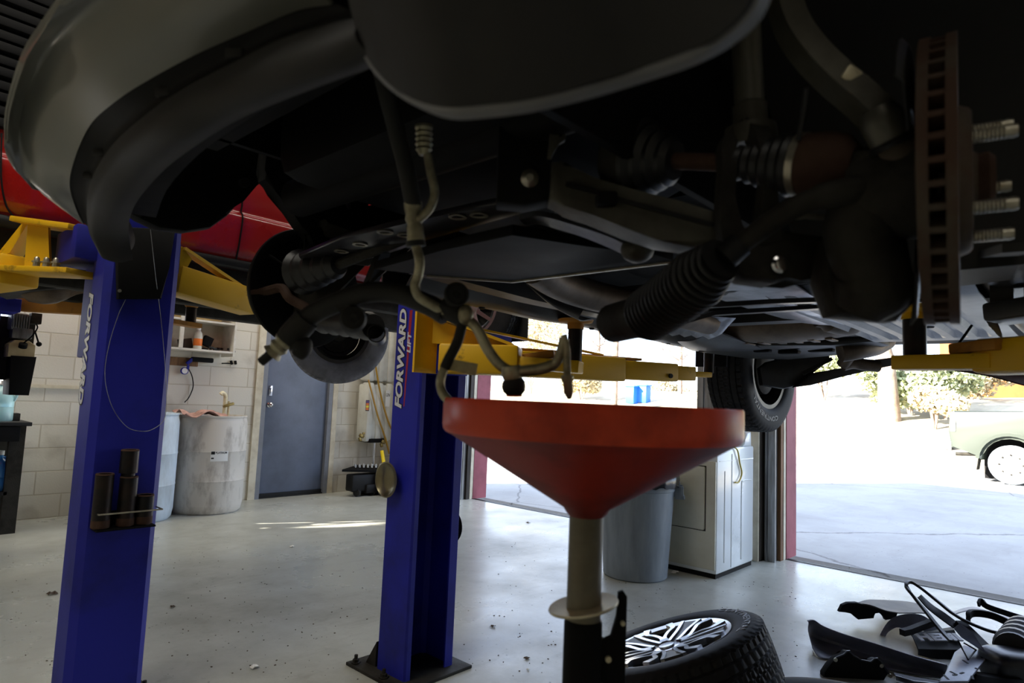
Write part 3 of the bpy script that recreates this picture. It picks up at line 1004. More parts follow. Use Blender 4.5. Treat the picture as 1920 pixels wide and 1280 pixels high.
for k in range(14):
    mj.box((bx.x + .07 + random.random() * .32, cy + .05 + random.random() * .12, czs + .012 + .008 * (k % 3)), (.03 + .05 * random.random(), .02, .018), Matrix.Rotation(random.random() * 3, 3, 'Z'), .002)
jk = tag(mj.done('small_parts', 'dark_steel'), 'jumble of dark small metal parts on the cabinet shelf', 'parts')
jk['kind'] = 'stuff'
tag(M().bb((cx0 + .08, cy + .12, czm + .002), (cx1 - .1, cy + .2, czm + .09), .02).done('cardboard_tray', 'tan_box'), 'tan tray on the upper shelf of the wall cabinet', 'tray')
# plank with hooks, inflator gun with hose
h0, h1 = PY(318, 684, YW - .02), PY(372, 672, YW - .02)
tag(M().bb((h0.x - .1, YW - .022, h0.z), (h1.x, YW - .001, h1.z), .002).done('wood_plank', 'old_wood'), 'short bare wooden plank screwed to the block wall below the cabinet', 'plank')
gp = PY(375, 676, YW - .06)
gun = thing('inflator_gun', 'black and blue tyre inflator gun with dial hanging below the wall cabinet', 'inflator', gp)
ga, gb_ = PY(358, 673, YW - .06), PY(400, 676, YW - .06)
M().bar(ga, gb_, .04, .05, bev=.014).done('grip', 'black_plastic', gun)
M().bar(PY(350, 682, YW - .06), PY(364, 670, YW - .06), .035, .035, bev=.01).bar(PY(353, 684, YW - .06), PY(352, 692, YW - .06), .02, .02).done('valve_body', 'blue_paint', gun)
gd = PY(346, 695, YW - .05)
dial = M().lathe([(0, -.02), (.034, -.02), (.036, -.012), (.036, .01), (.031, .013), (.03, .008), (0, .008)], gd, (0, -1, 0), 28).done('dial', 'blue_paint', gun)
M().lathe([(0, .0085), (.029, .0085), (.029, .0095), (0, .0095)], gd, (0, -1, 0), 24).done('dial_face', 'white_plastic', dial)
M().tube(spl([PY(353, 690, YW - .05), PY(360, 705, YW - .04), PY(362, 725, YW - .03), PY(354, 745, YW - .03), PY(346, 754, YW - .03)], 6), .0055, 8).done('hose', 'dark_steel', gun)
tg = M().bar(PY(416, 681, YW - .02), PY(434, 681, YW - .02), .012, .012).bar(PY(433, 676, YW - .02), PY(435, 683, YW - .02), .02, .02).bar(PY(441, 676, YW - .02), PY(442, 683, YW - .02), .02, .02)
tag(tg.done('hook_rail', 'black_metal'), 'small dark hook rail on the block wall right of the inflator gun', 'hook')

# barrels
def barrel(c, r, h, m, lab):
    t = thing('barrel', lab, 'barrel', (c.x, c.y, 0))
    M().lathe([(0, .012), (r * .86, .012), (r * .9, 0), (r * .96, .02), (r, .09), (r, .3), (r * 1.012, .31), (r, .325), (r, .58), (r * 1.012, .59), (r, .605), (r * .99, h - .08), (r * .95, h - .02), (r * .97, h - .012), (r * .97, h), (r * .93, h), (r * .92, h - .03), (0, h - .03)], (c.x, c.y, 0), (0, 0, 1), 48).done('body', m, t)
    M().lathe([(0, h - .03), (.035, h - .03), (.035, h - .012), (0, h - .012)], (c.x + .12, c.y + .1, 0), (0, 0, 1), 14).done('bung', 'black_plastic', t)
    return t


bc = PZ(384, 966, 0)
vd = V((bc.x, bc.y, 0)).normalized()
bc = bc + vd * .3
BR = .328
BH = .93
b1 = barrel(bc, BR, BH, 'barrel_plastic', 'grimy white plastic barrel with a printed label, left of the steel door')


def barrel_pt(c, r, az, z):
    return V((c.x + r * math.cos(az), c.y + r * math.sin(az), z))


laz = math.atan2(-vd.y, -vd.x)
lab = M()
azA, azB = laz + .02, laz + .5
rows = [[barrel_pt(bc, BR + .002, azA + (azB - azA) * k / 8, z) for k in range(9)] for z in (.505, .6)]
lb_ = lab.sheet(rows, .0015).done('label', 'white_plastic', b1)


def wrap(z0, a0, a1, hgt, r):
    return lambda u, b, c: barrel_pt(bc, r, a0 + (a1 - a0) * u, z0 + b)


text('PLATINUM', 'print', 'letter_black', lb_, (0, 0, 0), (1, 0, 0), (0, 1, 0), .02, 1, .0003, 0, .02, (wrap(.575, azA + .13, azB - .04, .02, BR + .004), 0, 0))
M().sheet([[barrel_pt(bc, BR + .0035, azA + .01 + .1 * k / 3, z) for k in range(4)] for z in (.57, .598)], .0006).done('print', 'letter_black', lb_)
M().sheet([[barrel_pt(bc, BR + .0035, azA + .02 + .07 * k / 3, z) for k in range(4)] for z in (.527, .54)], .0006).done('print', 'letter_black', lb_)
# the second barrel stands nearer, mostly behind the lift column
b2c = PZ(246, 984, 0) + V((PZ(246, 984, 0).x, PZ(246, 984, 0).y, 0)).normalized() * .3
barrel(b2c, .32, .95, 'barrel_blue', 'bluish white plastic barrel half hidden behind the left blue column')
pp = PD(415, 790, 6.4)
pp = V((bc.x + .1, bc.y - .02, BH - .03))
pu = thing('barrel_pump', 'cream plastic hand pump pipe standing up from the labelled barrel', 'pump', pp)
M().tube(spl([pp, pp + V((0, 0, .08)), pp + V((0, 0, .2)), pp + V((-.01, .0, .235)), pp + V((-.035, 0, .25)), pp + V((-.05, 0, .235))], 5), .02, 12).done('spout', 'pvc', pu)
M().tube([pp + V((.035, -.01, .0)), pp + V((.035, -.01, .17))], .012, 10).done('rod', 'pvc', pu)
M().bar(pp + V((-.03, -.03, .115)), pp + V((.075, -.03, .15)), .03, .026, bev=.006).done('valve', 'brass', pu)
rg = []
for i in range(9):
    r_ = []
    for j in range(14):
        u, v = i / 8 - .5, j / 13 - .5
        p = V((bc.x - .17 + v * .4, bc.y - .12 + u * .34, BH + .012 + .035 * math.sin(9 * v + 4 * u) * math.cos(7 * u) + .03 * math.cos(15 * v) * (.5 - abs(u)) + .045 * max(0, .35 - math.hypot(u, v * .9))))
        r_.append(p)
    rg.append(r_)
tag(M().sheet(rg, .006).done('rag', 'rag_cloth', ang=60), 'crumpled dusty pink shop rag on top of the labelled barrel', 'rag')

# bench at the left edge with jugs
bz = PZ(22, 1000, 0)
bh = .865
bn = thing('workbench', 'dark grimy steel workbench at the left edge, in front of the block wall', 'workbench', (bz.x - .35, bz.y + .25, 0))
M().bb((bz.x - 1.2, bz.y - .03, bh - .03), (bz.x + .05, bz.y + .52, bh), .004).done('bench_top', 'dark_steel', bn)
for (lx, ly) in ((0, 0), (0, .44), (-1.1, 0), (-1.1, .44)):
    M().bb((bz.x + lx - .08, bz.y + ly, 0), (bz.x + lx + .02, bz.y + ly + .06, bh - .03)).done('leg', 'cast_iron', bn, smooth=False)
M().bb((bz.x - 1.16, bz.y, .3), (bz.x - .06, bz.y + .5, .325)).done('shelf', 'dark_steel', bn, smooth=False)
M().bb((bz.x - 1.1, bz.y - .02, bh - .15), (bz.x - .02, bz.y + .46, bh - .035), .004).done('drawer', 'black_metal', bn)
tag(M().bb((bz.x - .1, bz.y + .2, bh), (bz.x + .01, bz.y + .34, bh + .06), .004).done('carton', 'cast_iron'), 'small dark carton on the workbench end', 'box')


def jug(c, h, m, capm, lab):
    t = thing('jug', lab, 'jug', c)
    k = h / .3
    M().lathe([(0, 0), (.078 * k, 0), (.083 * k, .008 * k), (.083 * k, .1 * k), (.08 * k, .105 * k), (.083 * k, .11 * k), (.083 * k, .17 * k), (.07 * k, .21 * k), (.03 * k, .255 * k), (.022 * k, .26 * k), (.022 * k, .28 * k), (0, .28 * k)], c, (0, 0, 1), 24).done('body', m, t)
    M().lathe([(0, .268 * k), (.026 * k, .268 * k), (.026 * k, .3 * k), (0, .3 * k)], c, (0, 0, 1), 16).done('cap', capm, t)
    M().tube(spl([c + V((.03 * k, -.02 * k, .25 * k)), c + V((.075 * k, -.04 * k, .245 * k)), c + V((.085 * k, -.045 * k, .2 * k)), c + V((.07 * k, -.04 * k, .15 * k))], 4), .011 * k, 8).done('handle', m, t)
    return t


jp = PY(-6, 910, bz.y + .12)
jug(V((jp.x, jp.y, .325)), .31, 'jug_blue', 'white_plastic', 'jug of bright blue washer fluid on the lower shelf of the workbench')
jp = PY(-2, 785, bz.y + .2)
jug(V((jp.x, jp.y, bh)), .32, 'jug_aqua', 'white_plastic', 'translucent pale aqua jug standing on top of the workbench')

# lift power unit on the far column
pz = PY(40, 660, 5.62)
pw = thing('power_unit', 'lift power unit with grey motor and black tank hanging at the left edge', 'power unit', (pz.x, pz.y, pz.z))


def rect(x0, y0, x1, y1, yp, dep):
    a, b = PY(x0, y1, yp), PY(x1, y0, yp)
    return V((a.x, yp, min(a.z, b.z))), V((b.x, yp + dep, max(a.z, b.z)))


m = M().bb(*rect(19, 588, 58, 618, 5.6, .16), bev=.02)
a, b = rect(19, 590, 58, 616, 5.59, .17)
for k in range(7):
    xx = a.x + .012 + k * (b.x - a.x - .02) / 6
    m.bb((xx, a.y - .008, a.z + .012), (xx + .006, b.y, b.z - .005))
m.done('motor', 'motor_grey', pw)
M().bb(*rect(22, 617, 62, 633, 5.6, .15), bev=.006).done('pump_block', 'track_steel', pw)
M().bb(*rect(58, 588, 80, 606, 5.6, .1), bev=.004).done('switch_box', 'cast_iron', pw)
M().tube([PY(66, 622, 5.58), PY(73, 645, 5.56)], .006, 8).ball(PY(73, 645, 5.56), .018).done('lever', 'black_metal', pw)
a, b = rect(14, 640, 68, 668, 5.58, .2)
M().prism([(a.x, a.y, a.z), (b.x, a.y, a.z), (b.x, a.y, b.z - .03), (b.x - .04, a.y, b.z), (a.x + .03, a.y, b.z), (a.x, a.y, b.z - .03)], (0, .2, 0), .006).done('tank_top', 'tan_paint', pw)
a, b = rect(12, 669, 69, 740, 5.575, .21)
M().prism([(a.x + .012, a.y, a.z), (b.x - .02, a.y, a.z), (b.x, a.y, b.z), (a.x, a.y, b.z)], (0, .21, 0), .006).done('tank', 'black_plastic', pw)
M().lathe([(0, -.03), (.026, -.03), (.026, .0), (0, .004)], PY(44, 644, 5.56), (0, -.5, 1), 14).done('filler_cap', 'black_metal', pw)
M().tube(spl([PY(68, 607, 5.58), PY(70, 615, 5.57), PY(60, 630, 5.56), PY(48, 640, 5.56), PY(40, 646, 5.57)], 5), .005, 6).done('wire', 'black_metal', pw)
M().bb((FX0 + .25, 5.72, pz.z - .2), (b.x, 5.8, pz.z + .25)).done('mounting_bracket', 'cast_iron', pw)
tag(M().tube(spl([PD(115, 545, 5.9), PD(135, 560, 6.1), PD(150, 552, 6.2), PD(160, 560, 6.4)], 5), .012, 8).done('air_line', 'rust'), 'brown air line hanging by the block wall above the yellow arm', 'air line')

# fluid tower in the back corner, dark floor jack and tray before it
ty = YW - .24
ta, tb_ = PY(683, 830, ty), PY(735, 830, ty)
tz0 = PY(700, 828, ty).z
tw = thing('fluid_tower', 'tall white ribbed fluid tank unit with amber hoses in the back corner', 'tank unit', ((ta.x + tb_.x) / 2, YW - .1, 0))
zc = PY(700, 715, ty).z
for (za, zb_) in ((tz0, zc - .01), (zc, zc + .75)):
    mm = M()
    wd = (tb_.x - ta.x)
    for k in range(3):
        mm.bb((ta.x + wd * k / 3 + .008, ty - .012, za), (ta.x + wd * (k + .72) / 3, ty + .14, zb_), .03)
    mm.bb((ta.x, ty + .01, za + .01), (tb_.x, ty + .2, zb_ - .02), .03)
    mm.done('tank', 'tank_white', tw)
for (x0, y0, x1, y1) in ((685, 750, 693, 770), (690, 652, 698, 668)):
    a, b = rect(x0, y0, x1, y1, ty - .014, .001)
    st = M().bb(a, b).done('gauge_sticker', 'letter_black', tw, smooth=False)
    for i, c_ in enumerate(('sticker_orange', 'handle_yellow', 'sticker_orange', 'sticker_purple')):
        z0_ = a.z + (b.z - a.z) * (.08 + i * .22)
        M().bb((a.x + .006, a.y - .001, z0_), (b.x - .006, a.y, z0_ + (b.z - a.z) * .2)).done('gauge_band', c_, st, smooth=False)
a, b = rect(722, 732, 732, 762, ty - .014, .001)
st = M().bb(a, b).done('sticker', 'white_plastic', tw, smooth=False)
text('GEN', 'print', 'letter_black', st, (a.x + .003, a.y - .001, a.z + (b.z - a.z) * .62), (1, 0, 0), (0, 0, 1), (b.z - a.z) * .2, (b.x - a.x) * .9, .0003)
M().tube(spl([PY(699, 640, ty - .03), PY(705, 690, ty - .04), PY(715, 745, ty - .04), PY(728, 790, ty - .04), PY(740, 815, ty - .03)], 5), .0115, 8).done('hose', 'amber_hose', tw)
M().tube(spl([PY(691, 712, ty - .03), PY(697, 735, ty - .05), PY(708, 778, ty - .05), PY(722, 820, ty - .04), PY(730, 850, ty - .03)], 5), .0115, 8).done('hose', 'amber_hose', tw)
for (x, y) in ((678, 817), (718, 828)):
    p = PY(x, y, ty - .02)
    M().box(p, (.06, .04, .04), Matrix.Rotation(.5, 3, 'Y'), .006).box(p + V((-.02, 0, -.04)), (.03, .03, .05), Matrix.Rotation(-.4, 3, 'Y'), .005).box(p + V((.02, -.01, .03)), (.03, .02, .03), None, .004).done('valve', 'brass', tw)
M().bb(*rect(693, 822, 724, 830, ty - .03, .2), bev=.004).done('base_tray', 'black_metal', tw)
p = PY(701, 850, ty + .02)
M().lathe([(0, -.24), (.016, -.24), (.016, .22), (0, .22)], (p.x, ty + .02, p.z - .05), (0, 0, 1), 14).done('post', 'chrome', tw)
M().bb((p.x - .09, ty - .1, .05), (p.x + .16, ty + .2, p.z - .28), .01).bb((p.x - .2, ty - .12, 0), (p.x + .25, ty + .2, .05), .01).done('stand', 'black_metal', tw)
jz = PZ(690, 925, 0)
tj = thing('tool_tray', 'low dark trolley with a tray of sockets before the back corner', 'trolley', jz)
q0 = PY(641, 884, jz.y - .1)
q1 = PY(735, 905, jz.y - .25)
M().prism([(q0.x, q0.y, q0.z), (q0.x + .35, q0.y + .2, q0.z + .02), (q1.x + .2, q1.y + .25, q0.z - .02), (q1.x, q1.y, q0.z - .03)], (0, 0, .025)).done('tray', 'black_metal', tj)
mm = M()
for k in range(9):
    u = k / 8
    pp_ = V((q0.x + .22 + (q1.x - q0.x - .25) * u, q0.y + .06 + (q1.y - q0.y) * u, q0.z + .03))
    mm.lathe([(0, 0), (.016, 0), (.016, .04), (.011, .042), (0, .03)], pp_, (0, 0, 1), 10)
sk = mm.done('sockets', 'chrome', tj)
sk['kind'] = 'stuff'
M().bb((q0.x + .12, q0.y - .05, .06), (q1.x, q0.y + .1, q0.z - .04), .02).bb((q0.x + .3, q0.y - .08, .03), (q1.x + .1, q0.y + .12, .14), .02).done('frame', 'dark_steel', tj)
for k in (0.1, .5, .95):
    M().lathe([(0, -.018), (.045, -.018), (.045, .018), (0, .018)], (q0.x + .15 + (q1.x - q0.x) * k * .9, q0.y - .03, .047), (1, .3, 0), 16).done('wheel', 'black_rubber', tj)
y0_, y1_ = PY(716, 845, jz.y - .1), PY(718, 898, jz.y - .25)
hj = thing('floor_jack', 'yellow handled floor jack behind the round dish column', 'floor jack', (y1_.x + .1, y1_.y, 0))
M().tube(spl([y0_ + V((0, 0, 0)), (y0_ + y1_) / 2 + V((.02, 0, 0)), y1_ + V((-.02, 0, .02))], 4), [.022] * 9, 10).done('handle', 'handle_yellow', hj)
M().bb((y1_.x - .02, y1_.y - .07, .05), (y1_.x + .45, y1_.y + .1, .15), .02).bar(y1_ + V((-.02, 0, .03)), (y1_.x + .03, y1_.y, .1), .05, .04).done('chassis', 'blue_paint', hj)
for dx in (.03, .38):
    M().lathe([(0, -.1), (.05, -.1), (.05, .1), (0, .1)], (y1_.x + dx, y1_.y, .05), (0, 1, 0), 18).done('wheel', 'black_rubber', hj)

# ---------------------------------------------------------------- trash can, clothes dryer
cc = PZ(1190, 1093, 0)
vd = V((cc.x, cc.y, 0)).normalized()
cc = cc + vd * .225
can = thing('trash_can', 'round grey plastic trash can with black liner beside the white dryer', 'trash can', (cc.x, cc.y, 0))
M().lathe([(0, .02), (.2, .02), (.215, 0), (.225, .01), (.262, .6), (.262, .605), (.27, .61), (.275, .68), (.29, .682), (.292, .7), (.282, .702), (.262, .69), (.25, .6), (.21, .05), (0, .05)], cc, (0, 0, 1), 48).done('body', 'can_grey', can)
for sgn in (-1, 1):
    side = V((vd.y, -vd.x, 0)) * sgn
    f = -vd
    b_ = cc + side * .262
    mm = M()
    mm.bar(b_ + f * .055 + V((0, 0, .6)) + side * .0, b_ + f * .055 + V((0, 0, .6)) + side * .06, .02, .09, bev=.004)
    mm.bar(b_ - f * .055 + V((0, 0, .6)), b_ - f * .055 + V((0, 0, .6)) + side * .06, .02, .09, bev=.004)
    mm.bar(b_ + f * .065 + side * .055 + V((0, 0, .57)), b_ - f * .065 + side * .055 + V((0, 0, .57)), .028, .03, bev=.006)
    mm.bar(b_ + f * .07 + V((0, 0, .665)), b_ - f * .07 + V((0, 0, .665)), .07, .03, bev=.004)
    mm.done('handle', 'can_grey', can)
lin_ = M().lathe([(.235, .5), (.258, .66), (.278, .705), (.294, .712), (.3, .7), (.299, .66), (.296, .64), (.292, .642), (.294, .69), (.283, .699), (.262, .655), (.23, .5)], cc, (0, 0, 1), 64,
                 lambda i, a, r, h: (r * (1 + .006 * math.sin(17 * a + i) + .005 * math.sin(31 * a)), h + (.006 * math.sin(11 * a) + .005 * math.sin(23 * a + 1)) * (1 if 3 <= i <= 8 else .4)))
tag(lin_.done('bin_liner', 'bag_plastic', ang=60), 'black plastic liner folded over the grey trash can rim', 'trash bag')

dA = PZ(1343, 1087, 0)
DXx, DYy = dA.x + .0, dA.y
DW, DD, DHt = .66, .66, .92
dry = thing('clothes_dryer', 'white clothes dryer standing between the two garage openings', 'dryer', (DXx + DW / 2, DYy + DD / 2, 0))
M().bb((DXx, DYy, .03), (DXx + DW, DYy + DD, DHt), .018).done('cabinet', 'white_enamel', dry)
M().bb((DXx + .012, DYy + .012, 0), (DXx + DW - .012, DYy + DD - .012, .05)).done('plinth', 'black_plastic', dry, smooth=False)
fp = M().bb((DXx - .012, DYy + .008, .06), (DXx + .004, DYy + DD - .008, DHt - .1), .006).done('front_panel', 'cream_enamel', dry)
dp = M().bb((DXx - .026, DYy + .085, .33), (DXx - .01, DYy + DD - .05, DHt - .14), .012)
dp = dp.done('door', 'cream_enamel', dry)
M().bb((DXx - .0145, DYy + .079, .324), (DXx - .0105, DYy + DD - .044, DHt - .134), .001).done('door_gasket', 'cast_iron', dry)
M().prism([(DXx + DW - .02, DYy + .01, DHt - .002), (DXx + DW - .20, DYy + .01, DHt - .002), (DXx + DW - .15, DYy + .01, DHt + .05), (DXx + DW - .11, DYy + .01, DHt + .1), (DXx + DW - .03, DYy + .01, DHt + .11)], (0, DD - .02, 0), .015).done('console', 'white_enamel', dry)
mm = M()
mm.bb((DXx + .24, DYy - .004, .05), (DXx + .247, DYy + .002, DHt - .05)).bb((DXx + .03, DYy - .003, DHt - .1), (DXx + DW - .02, DYy + .002, DHt - .094))
mm.tube([(DXx + .12, DYy - .001, .1), (DXx + .12, DYy - .001, .75)], .004, 6).tube(spl([(DXx + .42, DYy - .001, .08), (DXx + .42, DYy - .001, .6), (DXx + .45, DYy - .001, .66), (DXx + .6, DYy - .001, .66)], 4), .004, 6)
mm.done('side_rib', 'white_enamel', dry)
# meter and its cord on the dryer
t0 = V((DXx + .3, DYy + .06, DHt))
rd = thing('tan_box', 'small tan device with yellow cord on top of the dryer', 'device', t0)
M().box(t0 + V((0, 0, .055)), (.09, .1, .11), Matrix.Rotation(.2, 3, 'Z'), .006).done('case', 'tan_box', rd)
M().bb(t0 + V((-.055, -.054, .03)), t0 + V((-.045, .03, .085)), .002).done('face_plate', 'dark_yellow_paint', rd)
M().tube(spl([t0 + V((-.07, -.02, .05)), t0 + V((-.08, -.06, .01)), t0 + V((.0, -.075, -.02)), t0 + V((.06, -.07, -.12)), t0 + V((.1, -.07, -.2)), t0 + V((.04, -.072, -.26)), t0 + V((-.02, -.07, -.26))], 6), .006, 8).done('cord', 'yellow_cord', rd)
tag(M().bb(t0 + V((-.24, -.02, 0)), t0 + V((-.07, .2, .07)), .012).done('battery_pack', 'black_plastic'), 'black pack beside the small tan device on the dryer', 'battery pack')
mg = M().bb((DXx + .2, DYy + .42, DHt), (DXx + .34, DYy + .56, DHt + .1), .01)
tag(mg.done('carton', 'cast_iron'), 'dark carton at the far side of the dryer top', 'box')

# ---------------------------------------------------------------- drain funnel on its stand
fc = PD(1106, 757, 1.0)
fz = CH
fun = thing('oil_drain', 'red plastic drain funnel on a steel tube stand under the grey car', 'drain funnel', (fc.x, fc.y, 0))
prof = [(.0258, -.173), (.031, -.168), (.036, -.16), (.216, -.0535), (.2225, -.0505), (.2262, -.0455), (.2275, -.039), (.2275, -.003), (.226, 0), (.223, 0), (.2225, -.004), (.2215, -.04), (.208, -.052), (.03, -.157), (.022, -.17), (.022, -.173), (.0258, -.173)]
k0 = prof.index((.2225, -.0505))
k1 = prof.index((.208, -.052))
fcone = M().lathe(prof[:k0 + 1] + prof[k1:], (fc.x, fc.y, fz), (0, 0, 1), 72).done('cone', 'funnel_stained_shaded', fun, ang=50)
M().lathe(prof[k0:k1 + 1], (fc.x, fc.y, fz), (0, 0, 1), 72).done('rim', 'funnel_red', fun, ang=50)
M().lathe([(.0, fz - .345), (.0262, fz - .345), (.0262, fz - .172), (.0, fz - .172)], (fc.x, fc.y, 0), (0, 0, 1), 32).done('tube', 'drain_tube', fun)
M().lathe([(.0262, 0), (.053, .001), (.054, .003), (.053, .005), (.0262, .004)], (fc.x, fc.y, fz - .308), V((0, 0, 1)) - V((.676, -.737, 0)) * .2, 40).done('collar', 'plate_zinc', fun)
M().lathe([(0, .05), (.029, .05), (.029, fz - .33), (.027, fz - .325), (0, fz - .325)], (fc.x, fc.y, 0), (0, 0, 1), 32).done('stand_post', 'black_metal', fun)
Rr = V((.676, -.737, 0))
b0 = V((fc.x, fc.y, 0)) + Rr * .026
mm = M()
pl = [(0.0, .80), (.0, .735), (.03, .725), (.04, .733), (.04, .86), (.034, .868), (.027, .865), (.025, .83), (.018, .80), (.008, .795)]
mm.prism([b0 + Rr * u + V((0, 0, z + .05)) for u, z in pl], V((.3, .32, 0)) * .02, .001)
br_ = mm.done('bracket', 'black_metal', fun)
M().lathe([(0, -.003), (.0035, -.003), (.0035, .003), (0, .003)], b0 + Rr * .033 + V((-.003, -.003, .872)), (.7, .7, 0), 12).lathe([(0, -.004), (.0045, -.004), (.0045, .002), (0, .002)], b0 + Rr * .012 + V((-.004, -.004, .82)), (.7, .7, 0), 12).done('rivet', 'plate_zinc', br_)
M().lathe([(0, .1), (.2, .1), (.235, .14), (.24, .4), (.22, .45), (.029, .47), (0, .47)], (fc.x, fc.y, -.04), (0, 0, 1), 40).done('tank', 'black_metal', fun)


# ---------------------------------------------------------------- wheels
def tire_bm(R, rim, W, nb=58, seg=232, depth=.008):
    hw = W / 2
    bead = [(rim, -hw * .82), (rim + .012, -hw * .92), (rim + .03, -hw * .985), (rim + .045, -hw * 1.0), (R - .055, -hw * 1.01), (R - .03, -hw * .97), (R - .014, -hw * .9)]
    hs = [-.84, -.80, -.64, -.60, -.56, -.34, -.30, -.26, -.2, -.04, .0, .04, .2, .26, .30, .34, .56, .60, .64, .80, .84]
    tread = [(R - .008 * abs(h) ** 3, h * hw) for h in hs]
    prof = bead + tread + [(r, -h) for r, h in bead[::-1]]
    n0, n1 = len(bead), len(bead) + len(tread)

    def fn(i, a, r, h):
        if n0 <= i < n1:
            u = h / hw
            k = hs[i - n0]
            if k in (-.60, -.30, .0, .30, .60) and k != 0:
                return r - depth, h
            t = (a * nb / (2 * PI) + (u * 3.2 if abs(u) < .6 else abs(u) * 1.2) + (.5 if u > 0 else 0)) % 1
            if t < .25:
                return r - depth * .8, h
        if i in (n0 - 1, n1):
            t = (a * nb / (2 * PI) + 1.0) % 1
            if t < .3:
                return r - .005, h
        return r, h
    return M().lathe(prof, (0, 0, 0), (0, 0, 1), seg, fn)


def ring_letters(s, parent, r, z, a0, span, h, m='letter_grey', flip=1):
    """raised letters running round a sidewall"""
    me_fn = lambda u, b, c: V(((r + b) * math.cos(a0 - flip * span * u), (r + b) * math.sin(a0 - flip * span * u), z + c))
    return text(s, 'sidewall_lettering', m, parent, (0, 0, 0), (1, 0, 0), (0, 1, 0), h, 1, .0012, 0, .01, (me_fn, 0, 0))


def petal_rim(parent, rim, W, bright='alloy_bright'):
    """alloy wheel: dark barrel and five dark spokes, bright split petals between them"""
    hw = W / 2
    br = M().lathe([(rim - .02, -hw * .86), (rim + .006, -hw * .84), (rim + .006, -hw * .78), (rim - .012, -hw * .74), (rim - .03, -hw * .2), (rim - .026, hw * .5), (rim - .006, hw * .72), (rim + .008, hw * .76), (rim + .01, hw * .82), (rim - .002, hw * .84), (rim - .014, hw * .74), (rim - .034, hw * .5), (rim - .04, -hw * .2), (rim - .02, -hw * .86)], seg=64).done('rim_barrel', 'alloy_dark', parent)
    zf = hw * .80
    M().lathe([(rim - .026, hw * .78), (rim - .02, hw * .88), (rim + .006, hw * .93), (rim + .008, hw * .86), (rim - .01, hw * .78)], seg=64).done('rim_lip', bright, br)
    M().lathe([(0, zf - .05), (.07, zf - .05), (.072, zf - .012), (.055, zf - .004), (.05, zf - .002), (0, zf)], seg=40).done('hub', bright, parent)
    M().lathe([(0, zf), (.03, zf), (.029, zf + .006), (0, zf + .008)], seg=28).done('center_cap', bright, parent)
    for k in range(5):
        a = 2 * PI * k / 5
        e = lambda r, t, z: V((r * math.cos(t), r * math.sin(t), z))
        # dark main spoke with bevelled shoulders
        M().strip(spl([e(.05, a, zf - .02), e(.11, a, zf - .012), e(.17, a, zf - .006), e(rim - .02, a, zf + .004)], 5), [.05, .05, .05, .05, .05, .052, .054, .056, .058, .06, .062, .066, .07, .074, .078, .082], [.03] * 16).done('spoke', 'alloy_dark', parent)
        for sg in (-1, 1):
            M().strip(spl([e(.058, a + sg * .33, zf - .006), e(.1, a + sg * .22, zf - .002), e(.15, a + sg * .165, zf + .004), e(rim - .012, a + sg * .17, zf + .012)], 5), .014, .02).done('spoke_edge', bright, parent)
        b = a + PI / 5
        for sg in (-1, 1):
            M().strip(spl([e(.062, b + sg * .12, zf - .006), e(.105, b + sg * .06, zf - .004), e(.145, b + sg * .2, zf + .004), e(.185, b + sg * .3, zf + .008), e(rim - .012, b + sg * .2, zf + .012)], 5), [.026, .024, .022, .02, .018, .017, .016, .015, .015, .015, .015, .015, .016, .017, .018, .02, .022, .024, .026, .028, .03], .022).done('petal', bright, parent)
        M().lathe([(0, zf - .03), (.013, zf - .03), (.016, zf - .004), (.014, zf - .003), (.011, zf - .02), (0, zf - .02)], e(.057, b, 0), seg=14).done('lug_hole', 'alloy_dark', parent)


def face_to(n, roll=0):
    """euler that turns local +Z to n"""
    return (V(n).to_track_quat('Z', 'Y').to_matrix() @ Matrix.Rotation(roll, 3, 'Z')).to_euler()


def road_wheel(name, lab, loc, n, roll, R=.372, rim=.247, W=.25, group=None):
    t = thing(name, lab, 'wheel', (0, 0, 0), group, local=True)
    ti = tire_bm(R, rim, W).done('tire', 'tire_rubber', t, ang=28)
    ring_letters('CONTINENTAL', ti, rim + .055, W / 2 * 1.012, 2.2, 1.3, .026)
    ring_letters('CROSSCONTACT', ti, rim + .055, W / 2 * 1.012, -1.0, 1.35, .026)
    petal_rim(t, rim, W)
    t.location = loc
    t.rotation_euler = face_to(n, roll)
    return t


wl = PD(1268, 1262, 2.4)
tl = math.radians(19.5)
nrm = V((0, 0, math.cos(tl))) - Rr * math.sin(tl) + V((.737, .676, 0)) * .16
w1 = road_wheel('car_wheel', 'tyre on a silver petal-spoked alloy wheel, tilted on the floor by the funnel stand', V((wl.x, wl.y, .205)), nrm, .35)
w2p = PD(1600, 1300, 1.98)
w2 = copy_tree(w1)
w2.location = (w2p.x, w2p.y, .128)
w2.rotation_euler = face_to((0, 0, 1), .3)
w2['label'] = 'second loose tyre lying flat, only its top edge showing at the bottom of the photo'
for o in (w1, w2):
    o['group'] = 'loose wheels on the floor'

